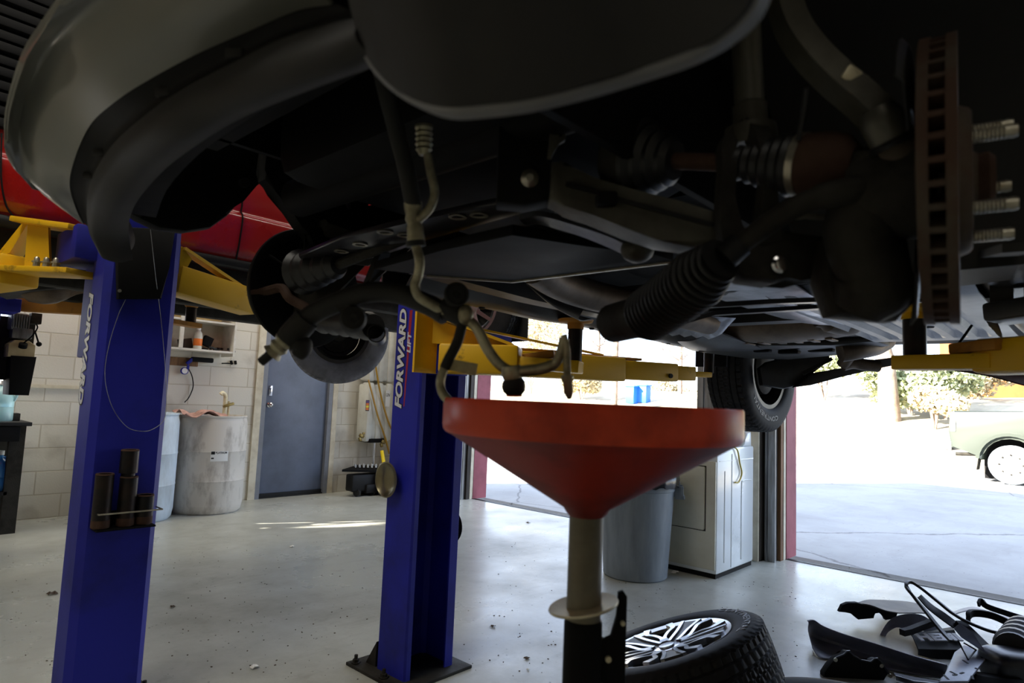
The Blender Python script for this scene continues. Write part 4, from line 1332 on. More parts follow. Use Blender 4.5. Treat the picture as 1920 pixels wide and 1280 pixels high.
# ---------------------------------------------------------------- litter on the floor
lit = [(548, 1025, 'paper_white', .03, 'small white paper scrap on the floor beyond the sunlit patch'), (478, 1252, 'paper_white', .028, 'crumpled white paper scrap on the floor near the bottom edge of the photo'),
       (990, 980, 'debris_brown', .03, 'dark dry leaf on the floor by the garage threshold'), (924, 1175, 'debris_brown', .022, 'small brown debris on the floor right of the middle column, farther one'),
       (988, 1235, 'debris_brown', .022, 'small brown debris on the floor right of the middle column, nearer one'), (1266, 1074, 'paper_white', .04, 'pale scrap on the floor against the dryer plinth'),
       (98, 1114, 'debris_brown', .04, 'flat dark scrap on the floor left of the left blue column'), (324, 1138, 'debris_brown', .02, 'tiny dark scrap on the floor right of the left blue column'),
       (990, 1256, 'paper_white', .012, 'tiny white chip on the floor near the lower brown debris')]
for px, py, mt, sz, lb in lit:
    p = PZ(px, py, 0)
    mm = M()
    rws = []
    for i in range(5):
        rws.append([(p.x + (i - 2) * sz * .3 + random.uniform(-.1, .1) * sz, p.y + (j - 2) * sz * .26 + random.uniform(-.1, .1) * sz, .004 + random.random() * sz * (.3 if 0 < i < 4 else .05)) for j in range(5)])
    tag(mm.sheet(rws, .0012).done('paper_scrap' if mt == 'paper_white' else 'debris', mt, ang=20), lb, 'litter')
sp_ = M()
for k in range(520):
    px, py = random.uniform(0, 1500), random.uniform(1000, 1275)
    if 100 < px < 300 or 690 < px < 870:
        continue
    p = PZ(px, py, 0)
    if p.x > 5.3:
        continue
    s_ = random.uniform(.0012, .004)
    sp_.box((p.x, p.y, s_ * .35), (s_ * 2, s_ * 1.2, s_ * .7), Matrix.Rotation(random.random() * 3, 3, 'Z'))
gr = tag(sp_.done('grit', 'debris_brown', smooth=False), 'dark grit scattered over the grey shop floor', 'grit')
gr['kind'] = 'stuff'


# ---------------------------------------------------------------- black plastic car parts on the floor at lower right
def G(x, y, z=0):
    return PZ(x, y, z)


def dense(rows, n=4):
    r1 = [spl(r, n) for r in rows]
    cols = [spl([r[j] for r in r1], n) for j in range(len(r1[0]))]
    return [[c[i] for c in cols] for i in range(len(cols[0]))]


def part(name, m, lab, cat='car part', group=None, o=None, ang=35):
    return tag(m.done(name, o or 'black_gloss_plastic', ang=ang), lab, cat, group)


def W(X, Y, z):
    return PZ(1440 + X / 4, 1040 + Y / 4, z)


def Q(X, Y, d):
    return PD(1440 + X / 4, 1040 + Y / 4, d)


FW = V((.737, .676, 0))
# long trough shaped shield: far wall, floor, near lip
rim_ = [(305, 505, .12), (350, 500, .125), (420, 545, .105), (560, 600, .10), (800, 672, .095), (1100, 768, .085), (1345, 832, .075)]
flr = [(300, 570, .06), (335, 610, .045), (430, 650, .02), (600, 700, .016), (850, 775, .016), (1100, 845, .016), (1330, 885, .02)]
lip = [(330, 690, .02), (378, 752, .012), (470, 772, .012), (650, 802, .02), (900, 852, .02), (1120, 892, .02), (1295, 918, .025)]
lip2 = [(332, 700, .004), (378, 762, .002), (470, 782, .002), (650, 812, .004), (900, 864, .004), (1120, 903, .004), (1295, 930, .01)]
top_ = [W(x, y, z) + V((.012, .012, .004)) for x, y, z in rim_]
part('splash_shield', M().sheet(dense([top_, [W(*p) for p in rim_], [W(*p) for p in flr], [W(*p) for p in lip], [W(*p) for p in lip2]], 5), .004),
     'long black trough shaped splash shield on the floor, its curled end to the left', o='sky_tinted_plastic')
# low scalloped guard in front of it
gp_ = [(425, 915), (425, 880), (470, 820), (510, 770), (570, 745), (592, 722), (612, 720), (650, 758), (700, 788), (770, 800), (800, 778), (822, 775), (850, 800), (880, 850), (905, 890), (870, 945)]
gd_ = part('skid_guard', M().prism([Q(x, y, 2.92) for x, y in gp_], FW * .05 + V((0, 0, -.012)), .006), 'low black scalloped guard standing before the trough shaped shield', o='black_plastic')
M().strip([Q(x, y, 2.915) for x, y in gp_[3:15]], .006, .006).done('rolled_edge', 'under_panel', gd_)
for X, Y in ((505, 785), (850, 830), (915, 905)):
    M().lathe([(0, 0), (.009, 0), (.009, .004), (0, .005)], Q(X, Y, 2.91), -FW, 10).done('rivet', 'bolt_zinc', gd_)
part('trim_strip', M().sheet([[W(940, 880, .06), W(1100, 915, .055), W(1290, 945, .06)], [W(960, 915, .05), W(1100, 955, .045), W(1260, 975, .05)], [W(960, 940, .004), W(1100, 985, .004), W(1250, 1000, .004)]], .006), 'dark bluish strip at the bottom right of the scalloped guard', o='under_panel')
# table-like liner at the back
wl_top = [[Q(665, 358, 3.72), Q(740, 336, 3.78), Q(800, 334, 3.86), Q(870, 336, 3.95)], [Q(770, 375, 3.62), Q(830, 362, 3.72), Q(930, 345, 3.86), Q(1040, 348, 3.95)], [Q(880, 415, 3.55), Q(960, 400, 3.66), Q(1060, 380, 3.78), Q(1150, 375, 3.88)], [Q(975, 432, 3.5), Q(1060, 432, 3.56), Q(1150, 432, 3.62), Q(1210, 440, 3.68)]]
wlr = part('wheel_liner', M().sheet(dense(wl_top, 4), .006), 'black table-like liner piece, farthest of the parts on the floor', o='worn_plastic')
M().prism([Q(x, y, 3.66) for x, y in ((535, 428), (560, 378), (600, 360), (668, 358), (760, 385), (860, 420), (975, 434), (960, 478), (885, 490), (870, 452), (840, 428), (800, 434), (795, 476), (680, 486), (622, 434))], FW * .03, .004).done('side_skirt', 'black_plastic', wlr)
# bluish curved liner
o1 = [(828, 625), (862, 555), (905, 498), (965, 460), (1060, 440), (1150, 450), (1225, 495), (1290, 560)]
o2 = [(850, 628), (885, 566), (935, 530), (985, 505), (1060, 490), (1140, 500), (1200, 535), (1262, 575)]
o3 = [(866, 632), (896, 580), (945, 548), (985, 545), (1040, 560), (1110, 560), (1170, 570), (1240, 590)]
part('wheel_liner', M().sheet(dense([[Q(x, y, 3.52) for x, y in o1], [Q(x, y, 3.51) for x, y in o2], [Q(x, y, 3.5) for x, y in o3]], 4), .005), 'bluish curved wheel liner arching behind the lettered engine cover', o='sky_tinted_plastic')
# engine cover
ec = thing('engine_cover', 'black engine cover with raised pale letters HEMI, partly under other parts', 'engine cover', W(1280, 800, 0))
cvr = [[(1068, 588, 3.46), (1180, 570, 3.48), (1290, 554, 3.5), (1385, 538, 3.52)], [(1080, 600, 3.36), (1190, 582, 3.37), (1300, 572, 3.38), (1398, 562, 3.39)], [(1120, 684, 3.26), (1230, 688, 3.26), (1350, 688, 3.26), (1450, 688, 3.26)], [(1128, 704, 3.22), (1240, 708, 3.22), (1360, 710, 3.22), (1462, 710, 3.22)], [(1136, 745, 3.2), (1230, 772, 3.2), (1340, 800, 3.2), (1420, 806, 3.2)]]
M().sheet([[Q(*p) for p in r_] for r_ in cvr], .012).done('cover', 'black_plastic', ec, ang=20)
ta1, ta2, tb1 = Q(1146, 654, 3.286), Q(1452, 654, 3.286), Q(1122, 596, 3.352)
xd__ = (ta2 - ta1)
yd__ = (tb1 - ta1)
yd__ = yd__ - xd__ * (yd__.dot(xd__) / xd__.length_squared)
text('HEMI', 'lettering', 'letter_white', ec, ta1 + xd__.cross(yd__).normalized() * .008 - yd__ * .02, xd__, yd__, yd__.length * .95, xd__.length * 1.04, .003, 0, .05)
# bright slotted bracket plate
bq = [W(x, y, .07) for x, y in ((1400, 745), (1470, 690), (1560, 720), (1642, 762), (1630, 795), (1500, 962), (1280, 965), (1335, 900))]
bf = part('bracket_frame', M().prism(bq, (0, 0, .01), .003), 'flat pale grey slotted bracket plate in front of the engine cover', o='under_pale')
M().prism([W(x, y, z) for x, y, z in ((1395, 560, .17), (1440, 520, .2), (1540, 600, .17), (1640, 750, .1), (1560, 690, .1), (1450, 622, .13))], (0, 0, .01), .003).done('arm_plate', 'under_pale', bf)
for X, Y, w_, a_ in ((1480, 800, .04, .6), (1455, 885, .03, -.3), (1392, 885, .035, .9), (1400, 900, .02, -.6), (1535, 920, .045, .2), (1600, 765, .02, .4), (1560, 850, .012, 0), (1335, 915, .05, .5)):
    c_ = W(X, Y, .0808)
    M().box(c_, (w_, .009, .002), Matrix.Rotation(a_, 3, 'Z')).done('slot', 'black_metal', bf)
M().tube([W(1425, 640, .16), W(1450, 690, .13), W(1500, 785, .1), W(1560, 712, .11), W(1470, 660, .14)], .004, 6).done('wire_clip', 'dark_steel', bf)
# rubber seal looped over, and the strips inside the loop
loop = spl([Q(1375, 648, 3.2), Q(1320, 590, 3.28), Q(1250, 508, 3.36), Q(1180, 420, 3.42), Q(1110, 335, 3.46), Q(1060, 272, 3.48), Q(1036, 232, 3.5), Q(1042, 210, 3.52), Q(1072, 204, 3.53), Q(1130, 238, 3.52), Q(1210, 298, 3.5), Q(1300, 370, 3.46), Q(1385, 438, 3.42), Q(1500, 505, 3.38), Q(1650, 566, 3.34), Q(1760, 590, 3.32), Q(1850, 600, 3.3)], 5)
part('rubber_seal', M().strip(loop, .016, .014), 'long black rubber seal standing up in a narrow loop over the parts', 'seal', o='black_rubber')
part('trim_strip', M().sheet(dense([[Q(1118, 318, 3.5), Q(1190, 400, 3.48), Q(1290, 480, 3.44), Q(1390, 552, 3.4)], [Q(1140, 300, 3.52), Q(1230, 380, 3.5), Q(1330, 445, 3.46), Q(1440, 530, 3.42)]], 4), .008), 'black perforated strip lying inside the rubber loop', o='black_gloss_plastic')
part('trim_strip', M().strip([Q(1005, 582, 3.3), Q(1060, 570, 3.32), Q(1150, 535, 3.36), Q(1235, 505, 3.4)], .03, .03), 'short black strip lying over the engine cover', o='black_plastic')
part('trim_strip', M().strip(spl([Q(1440, 500, 3.42), Q(1520, 580, 3.34), Q(1600, 660, 3.25), Q(1680, 735, 3.16)], 4), .05, .014), 'black strip slanting down to the air box from the rubber loop', o='black_plastic')
# shroud at the right back
sh_ = [[(1385, 428, 3.5), (1450, 402, 3.6), (1530, 388, 3.68), (1600, 402, 3.68), (1700, 440, 3.66), (1830, 470, 3.64), (1960, 500, 3.62)], [(1400, 440, 3.46), (1470, 420, 3.54), (1540, 410, 3.6), (1620, 425, 3.6), (1710, 455, 3.58), (1850, 510, 3.54), (1960, 545, 3.5)]]
shr = part('fan_shroud', M().sheet(dense([[Q(*p) for p in r_] for r_ in sh_], 4), .006), 'flat bluish black shroud with a long opening, rightmost behind the air box', o='sky_tinted_plastic')
M().strip(spl([Q(1502, 492, 3.42), Q(1505, 452, 3.44), Q(1535, 436, 3.46), Q(1610, 440, 3.46), Q(1700, 462, 3.44), (Q(1850, 530, 3.4)), Q(1960, 580, 3.36)], 5), .02, .035).strip(spl([Q(1578, 372, 3.62), Q(1598, 345, 3.64), Q(1640, 385, 3.62), Q(1780, 435, 3.6), Q(1960, 492, 3.58)], 4), .012, .03).done('rib', 'black_plastic', shr)
M().sheet([[Q(1830, 540, 3.38), Q(1900, 565, 3.36), Q(1960, 585, 3.34)], [Q(1840, 570, 3.3), Q(1900, 600, 3.28), Q(1960, 625, 3.26)]], .006).done('flange', 'under_panel', shr)
# corrugated duct with the air box
ib = W(1840, 940, 0)
ab = thing('air_box', 'black air intake box with corrugated duct at the lower right corner', 'air intake', ib)
M().box(Q(1835, 835, 3.0), (.235, .2, .15), Matrix.Rotation(-.83, 3, 'Z'), .05, 4).done('box', 'black_gloss_plastic', ab)
pth = [Q(1842 + 3.6 * k, 715 - 5.4 * k, 3.06 + .013 * k) for k in range(26)]
M().tube(pth, [.078 + (.012 if (i // 3) % 2 else 0) for i in range(len(pth))], 24).done('duct', 'black_rubber', ab, ang=25)
part('splash_shield', M().prism([Q(1530, 965, 2.9), Q(1570, 898, 2.92), Q(1700, 925, 2.9), Q(1940, 950, 2.86), Q(1940, 1010, 2.84), Q(1560, 1000, 2.86)], FW * .06, .004), 'black angular panel at the bottom right edge under the air box', o='black_plastic')

# ---------------------------------------------------------------- outdoors
# white pickup parked in the sun
tw_ = PZ(1897, 909, 0)
ta_ = V((-.08, -1, 0)).normalized()   # towards its nose
tn_ = V((ta_.y, -ta_.x, 0))
if tn_.dot(V((tw_.x, tw_.y, 0))) > 0:
    tn_ = -tn_
pk = thing('pickup_truck', 'white pickup truck parked in the sun outside, tail towards the left', 'truck', tw_)


def TK(u, z, v=0):
    return tw_ + ta_ * u + V((0, 0, z)) - tn_ * v


mm = M()
side = [(-.95, .62), (-1.0, .95), (-.97, 1.32), (-.9, 1.36), (1.3, 1.4), (1.35, 1.9), (2.4, 1.95), (3.0, 1.45), (4.3, 1.3), (4.45, .7), (4.2, .55), (3.65, .55)]
arch2 = [(3.25 + .42 * math.cos(t), .4 + .42 * math.sin(t)) for t in [PI * k / 10 for k in range(11)]]
arch = [(0 + .47 * math.cos(t), .42 + .47 * math.sin(t)) for t in [PI * k / 10 for k in range(11)]]
mm.prism([TK(u, z) for u, z in side + arch2 + [(2.7, .5), (.6, .5)] + arch + [(-.6, .56)]], -tn_ * 1.75, .03)
bd = mm.done('body', 'truck_paint', pk)
M().bar(TK(0, .5, .45), TK(0, .5, 1.2), 1.0, .9).done('wheel_well', 'black_metal', bd)
M().strip([TK(.52 * math.cos(t), .42 + .52 * math.sin(t), -.03) for t in [PI * (.02 + .96 * k / 14) for k in range(15)]], .06, .07, up=tn_).done('fender_flare', 'truck_paint', bd)
M().prism([TK(u, z, -.004) for u, z in ((1.5, 1.42), (1.55, 1.82), (2.3, 1.85), (2.75, 1.45))], tn_ * .002).done('side_window', 'dark_glass', bd)
M().bar(TK(-1.02, .66, .05), TK(-1.02, .66, 1.7), .14, .2, bev=.03).done('rear_bumper', 'track_steel', pk)
M().prism([TK(u, z, -.006) for u, z in ((-.96, .95), (-.94, 1.25), (-.86, 1.25), (-.88, .95))], tn_ * .01).done('tail_lamp', 'cream_enamel', pk)
M().tube([TK(-.55, .52, .1), TK(-.9, .5, .1)], .035, 12).done('tailpipe', 'cast_iron', pk)
M().prism([TK(-.5, .62, .05), TK(-.5, .62, .3), TK(-.56, .22, .3), TK(-.56, .22, .05)], ta_ * .01).done('mud_flap', 'cast_iron', pk)
for u in (0, 3.25):
    c = TK(u, .37, -.01)
    tr_ = M().lathe([(.22, .0), (.25, .01), (.35, .0), (.365, -.03), (.365, -.21), (.34, -.23), (.2, -.23), (.2, 0)], c, tn_, 40).done('wheel', 'barrel_blue', pk)
    M().lathe([(0, -.06), (.06, -.05), (.09, -.02), (.16, -.03), (.21, -.01), (.235, .0), (.235, -.04), (0, -.08)], c, tn_, 32).done('wheel_disc', 'white_enamel', tr_)
    for k in range(8):
        a = 2 * PI * k / 8
        M().ball(c + ta_ * .185 * math.cos(a) + V((0, 0, .185 * math.sin(a))) + tn_ * -.022, .024, sub=1).done('vent_hole', 'cast_iron', tr_)


def leaf_blob(m, c, r, n, ls):
    for k in range(n):
        d = V((random.gauss(0, 1), random.gauss(0, 1), random.gauss(0, 1))).normalized() * r * random.uniform(.55, 1)
        p = V(c) + V((d.x, d.y, d.z * .8))
        if p.z < .3:
            continue
        a = V((random.uniform(-1, 1), random.uniform(-1, 1), random.uniform(-1, 1))).normalized() * ls
        b = a.cross(V((random.uniform(-1, 1), random.uniform(-1, 1), random.uniform(-1, 1)))).normalized() * ls * .6
        m.hull([p - a, p - b, p + a, p + b], [(0, 1, 2, 3)])


def bush(px, py, d, r, lab, mt, n=2):
    c = PD(px, py, d)
    t = thing('bush', lab, 'bush', (c.x, c.y, bank_z(c.x)), 'bushes on the bank')
    m = M()
    for k in range(n + 2):
        leaf_blob(m, c + V((random.uniform(-.7, .7) * r, random.uniform(-.9, .9) * r, random.uniform(-.5, .4) * r)), r * random.uniform(.6, .85), 620, .1)
    m.done('foliage', mt, t, smooth=False)
    m = M()
    for k in range(5):
        m.tube(spl([V((c.x, c.y, bank_z(c.x) - .1)), c + V((random.uniform(-.3, .3) * r, random.uniform(-.3, .3) * r, -.2 * r)), c + V((random.uniform(-.6, .6) * r, random.uniform(-.6, .6) * r, .3 * r))], 4), [.035 - .003 * q for q in range(9)], 6)
    m.done('stem', 'bark', t)


def bank_z(x):
    xs = (18, 19, 21, 23, 26, 30, 45, 70)
    zs = (0, .1, .6, 1.1, 1.6, 2.0, 2.8, 4)
    if x <= 18:
        return 0
    for i in range(7):
        if x <= xs[i + 1]:
            return zs[i] + (zs[i + 1] - zs[i]) * (x - xs[i]) / (xs[i + 1] - xs[i])
    return 3.6


bush(1705, 722, 21, 1.0, 'large washed-out bush on the sunny bank, left of the two beside the orange wall', 'leaf_green', 3)
bush(1772, 722, 20, .95, 'pale green bush on the bank nearest the orange wall', 'leaf_green', 3)
bush(1752, 752, 18.6, .55, 'low pale bush at the foot of the bank before the others', 'leaf_dry', 2)
bush(1545, 690, 26, 1.0, 'sparse pale bush hanging behind the raised rear tyre', 'leaf_green', 1)
bush(1830, 690, 24, 1.2, 'sunlit bush growing over the orange wall', 'leaf_dry', 2)
bush(1090, 718, 30, .9, 'dry yellowish bush seen above the funnel rim at left', 'leaf_dry', 1)
bush(1260, 735, 33, 1.0, 'dry low bush beside the two blue bins', 'leaf_dry', 1)
bush(1000, 615, 34, 1.8, 'pale tree crown showing between the column and the yellow arm', 'leaf_dry', 2)


def bare_tree(px, d, h, lab, rad=.12):
    b = PD(px, 740, d)
    g = V((b.x, b.y, bank_z(b.x) - .1))
    t = thing('bare_tree', lab, 'tree', g, 'bare trees outside')
    M().tube([g, g + V((.1, .05, h * .4)), g + V((0, .1, h))], [rad, rad * .8, rad * .4], 8).done('trunk', 'bark', t)
    m = M()
    for k in range(26):
        z = h * random.uniform(.3, 1)
        a = random.uniform(0, 6.28)
        L_ = random.uniform(.6, 1.6) * (1.2 - z / h * .6)
        p = g + V((.05, .07, z))
        q_ = p + V((math.cos(a), math.sin(a), .7)) * L_
        m.tube([p, (p + q_) / 2 + V((0, 0, -.1)), q_], [rad * .3, rad * .2, rad * .08], 5)
        for s_ in range(2):
            r2 = q_ + V((random.uniform(-.5, .5), random.uniform(-.5, .5), random.uniform(0, .5)))
            m.tube([(p + q_) / 2, r2], [rad * .15, rad * .05], 4)
    m.done('branches', 'bark', t)


bare_tree(1275, 30, 5, 'thin bare tree beyond the street, above the right end of the funnel rim')
bare_tree(1120, 38, 6, 'thin bare tree beyond the street, left of the pole')
tk0 = PD(1668, 762, 20)
tt = thing('tree', 'broad leaning brown tree trunk between the pale bushes', 'tree', (tk0.x, tk0.y, bank_z(tk0.x)))
M().tube([V((tk0.x, tk0.y, bank_z(tk0.x) - .2)), tk0 + V((0, .05, .6)), tk0 + V((.1, .1, 1.5)), tk0 + V((.2, .5, 3.2))], [.34, .28, .24, .15], 12).done('trunk', 'bark', tt)
m = M()
for k in range(6):
    leaf_blob(m, tk0 + V((random.uniform(-1.3, 1.3), random.uniform(-1.6, 1.6), 2.6 + random.uniform(-.4, 1.5))), 1.0, 260, .11)
m.done('foliage', 'leaf_green', tt, smooth=False)
pl_ = PD(1152, 760, 26)
ut = thing('utility_pole', 'thin pale utility pole across the street, right of the pointed hose end', 'pole', (pl_.x, pl_.y, bank_z(pl_.x)))
M().tube([(pl_.x, pl_.y, bank_z(pl_.x) - .2), (pl_.x, pl_.y, 8)], [.13, .09], 10).done('pole', 'bark', ut)
M().bar((pl_.x - .7, pl_.y + .7, 7.2), (pl_.x + .7, pl_.y - .7, 7.2), .1, .12).done('crossarm', 'bark', ut)
for i, px in enumerate((1185, 1208)):
    b = PD(px, 741, 28)
    b.z = bank_z(b.x) - .05
    t = thing('wheeled_bin', ('left one of the two blue bins across the street', 'right one of the two blue bins across the street')[i], 'bin', b, 'blue bins across the street')
    M().prism([b + V((x, y, 0)) for x, y in ((-.2, -.2), (.2, -.2), (.2, .2), (-.2, .2))], (0, 0, .72), .02).done('body', 'bin_blue', t)
    M().box(b + V((0, 0, .75)), (.48, .5, .07), None, .02).done('lid', 'bin_blue', t)
oh0 = PD(1813, 740, 27)
oh = thing('house', 'orange stucco house wall beyond the bushes at the right edge', 'house', (oh0.x, oh0.y, bank_z(oh0.x)))
oz = bank_z(oh0.x) - .2
M().prism([(oh0.x, oh0.y, oz), (oh0.x + 2.5, oh0.y - 7, oz), (oh0.x + 9, oh0.y - 5, oz), (oh0.x + 7, oh0.y + 2, oz)], (0, 0, 3.4)).done('wall', 'stucco_orange', oh, smooth=False)
M().prism([(oh0.x - .4, oh0.y + .3, oz + 3.4), (oh0.x + 2.2, oh0.y - 7.4, oz + 3.4), (oh0.x + 9.4, oh0.y - 5.3, oz + 3.4), (oh0.x + 7.3, oh0.y + 2.4, oz + 3.4)], (0, 0, .25)).done('roof', 'dark_wood', oh, smooth=False)
# unseen foliage added outside the window to trim and dapple the sun patch
wt0 = V((-2.9, 8.7, 0))
wt = thing('sun_mask_foliage', 'unseen foliage added outside the window to shape the sun patch', 'sun_mask_foliage', wt0)
m = M()
for k in range(9):
    leaf_blob(m, V((-.9 + .25 * k, 8.2 + .1 * (k % 2), 2.75 + .3 * math.sin(k * 2.1))), .4, 330, .085)
    leaf_blob(m, V((-.95 + .25 * k, 8.25, 3.5 + .1 * (k % 3))), .4, 260, .085)
for k in range(5):
    leaf_blob(m, V((-2.95 + .3 * k, 8.2, 2.16 + .05 * (k % 2))), .3, 300, .08)
    leaf_blob(m, V((-3.0 + .32 * k, 8.2, 3.62 + .06 * (k % 2))), .34, 300, .08)
leaf_blob(m, V((-2.2, 8.2, 2.95)), .4, 14, .05)
m.done('foliage', 'leaf_green', wt, smooth=False)
M().tube([wt0, wt0 + V((.3, -.3, 1.6)), wt0 + V((.2, -.5, 2.6)), wt0 + V((1.6, -.5, 3.3))], [.06, .05, .035, .015], 6).done('stem', 'bark', wt)

# ---------------------------------------------------------------- the red pickup on the far lift
RY = 3.45
red = thing('pickup_truck', 'red pickup truck raised on the far lift, behind the left blue column', 'truck', (2.0, 4.3, 1.3))
# side skin swept along x with a body crease and a tucked sill
prof = [(.10, 1.86), (.02, 1.90), (.0, 1.97), (-.02, 2.09), (-.0215, 2.115), (-.021, 2.13), (-.018, 2.142), (-.012, 2.15), (-.002, 2.158), (.006, 2.165), (.006, 2.18), (.0, 2.2), (.01, 2.32), (.02, 2.5), (.06, 2.62), (.09, 2.64)]
rows = []
for x in [-.6 + .1 * k for k in range(46)]:
    rows.append([(x, RY + dy, z) for dy, z in prof])
body = M()
segA = [r for r in rows if r[0][0] <= 2.95]
body.sheet(segA, .01)
bodyo = body.done('side_panel', 'red_car_paint', red, ang=50)
m = M()
segB = [[(x, y, max(z, 1.68 + math.sqrt(max(0, .47 ** 2 - (x - 3.4) ** 2)) if abs(x - 3.4) < .47 else z) + (0.0001 * k)) for k, (x, y, z) in enumerate(r)] for r in rows if r[0][0] > 2.92]
m.sheet(segB, .01)
m.done('fender', 'red_car_paint', red, ang=50)
M().bb((-.6, RY + .12, 1.95), (4.0, 5.15, 2.6), .05).done('cab_floor', 'red_car_paint', red)
M().bb((-.6, RY + .05, 1.87), (3.9, 5.2, 1.95)).done('underbody', 'dark_steel', red, smooth=False)
M().bb((-.6, RY + .1, 1.76), (2.9, RY + .2, 1.88), .02).bb((-.6, 4.9, 1.72), (3.6, 5.0, 1.88), .02).bb((-.6, RY + .45, 1.68), (3.6, RY + .55, 1.86), .02).done('frame_rail', 'cast_iron', red)
M().bb((-.5, RY - .005, 1.855), (2.92, RY + .09, 1.905), .02).done('rocker_strip', 'dark_steel', red)
for px in (455,):
    sp0 = PY(px, 400, RY - .02)
    M().strip([(sp0.x, RY + dy - .004, z) for dy, z in prof], .006, .008, up=(0, -1, 0)).done('door_seam', 'black_plastic', bodyo)
cn = M()
for k in range(15):
    cn.bb((-.7, RY - .03 + .012 * (k % 2), 2.27 + k * .055), (.68, RY + .1, 2.31 + k * .055), .006)
cn.bb((-.7, RY + .01, 2.25), (.68, RY + .9, 3.1))
cn.done('ribbed_canopy', 'black_plastic', red)
s2 = PY(6, 250, RY)
M().strip(spl([PY(3, 250, RY - .02), PY(2, 330, RY - .026), PY(10, 380, RY - .012), PY(25, 405, RY - .004), PY(45, 420, RY + .012)], 5), .006, .008, up=(0, -1, 0)).done('door_seam', 'black_plastic', bodyo)
M().tube(spl([PD(40, 545, 4.0), PD(90, 546, 4.0), PD(140, 538, 4.1), PD(230, 530, 4.3)], 5), [.03, .05, .07, .075, .08, .08, .08, .075, .07, .06, .05, .045, .04, .04, .04, .04], 14).done('exhaust_muffler', 'exhaust_steel', red)
M().bar(PD(0, 548, 3.9), PD(160, 535, 4.1), .3, .05).done('crossmember', 'under_grey', red)


def wheel_part(parent, c, n, R, rim, W, tm='tire_rubber', alloy=False, letters=None, inner=True):
    """a wheel of a vehicle: its tyre, rim and hub as sub-parts, modelled about its own centre"""
    n = V(n).normalized()
    rot = face_to(n).to_matrix().to_4x4()
    T = Matrix.Translation(c) @ rot
    ti = tire_bm(R, rim, W)
    for v in ti.bm.verts:
        v.co = T @ v.co
    ti = ti.done('wheel', tm, parent, ang=28)
    m = M()
    hw = W / 2
    m.lathe([(rim - .02, -hw * .86), (rim + .006, -hw * .86), (rim + .008, -hw * .76), (rim - .012, -hw * .72), (rim - .035, -hw * .2), (rim - .03, hw * .6), (rim + .006, hw * .76), (rim + .006, hw * .86), (rim - .016, hw * .84), (rim - .045, hw * .5), (rim - .05, -hw * .2), (rim - .02, -hw * .86)], seg=56)
    for v in m.bm.verts:
        v.co = T @ v.co
    m.done('rim', 'alloy_bright' if alloy else 'alloy_dark', ti)
    m = M()
    m.lathe([(0, hw * .5), (.07, hw * .5), (.1, hw * .3), (rim - .05, hw * .42), (rim - .05, hw * .34), (.09, hw * .2), (.0, hw * .2)], seg=40)
    if alloy:
        m.bm.free()
        m = M()
        m.lathe([(0, hw * .55), (.06, hw * .55), (.06, hw * .2), (0, hw * .2)], seg=30)
        for k in range(10):
            a = 2 * PI * k / 10
            m.strip([V((.04 * math.cos(a), .04 * math.sin(a), hw * .45)), V(((rim - .02) * math.cos(a + .1), (rim - .02) * math.sin(a + .1), hw * .62))], [.03, .022], .02)
    for v in m.bm.verts:
        v.co = T @ v.co
    m.done('wheel_disc', 'alloy_bright' if alloy else 'alloy_dark', ti)
    m = M()
    m.lathe([(0, -hw * .5), (.05, -hw * .5), (.06, -hw * .2), (.13, -hw * .1), (.135, hw * .25), (0, hw * .25)], seg=32)
    for k in range(6):
        a = 2 * PI * k / 6
        m.lathe([(0, -hw * .3), (.012, -hw * .3), (.012, -hw * .1), (0, -hw * .1)], (.09 * math.cos(a), .09 * math.sin(a), 0), seg=8)
    for v in m.bm.verts:
        v.co = T @ v.co
    m.done('hub', 'cast_iron', ti)
    if letters:
        dn = rot.to_3x3().inverted() @ V((0, 0, -1))
        a_dn = math.atan2(dn.y, dn.x)
        f = lambda u, b, c_: T @ V(((R * .74 + b) * math.cos(a_dn + letters[1] + letters[2] * u), (R * .74 + b) * math.sin(a_dn + letters[1] + letters[2] * u), letters[3] * (hw * 1.012) + letters[3] * c_))
        text(letters[0], 'sidewall_lettering', 'letter_grey', ti, (0, 0, 0), (1, 0, 0), (0, 1, 0), R * .075, 1, .001, 0, .01, (f, 0, 0))
    return ti


wheel_part(red, PD(634, 628, 4.75), (.45, .9, 0), .36, .21, .24, 'dusty_tire', False)
c_ = PD(893, 606, 4.35)
wheel_part(red, V((c_.x, c_.y, c_.z + .1)), (-.97, -.25, 0), .33, .2, .2, 'tire_rubber', True)
M().bb((c_.x + .12, c_.y - .35, c_.z - .12), (c_.x + .14, c_.y - .1, c_.z + .3), .004).done('mud_flap', 'fascia_plastic', red)

# ---------------------------------------------------------------- the grey car on the near lift
HX, HZ = .86, 1.478
suv = thing('sport_utility_vehicle', 'grey sport utility vehicle raised on the near lift, front wheels off, filling the top', 'car', (2.3, .93, 1.07))


def PYs(l):
    return [PY(x, y, v) for x, y, v in l]


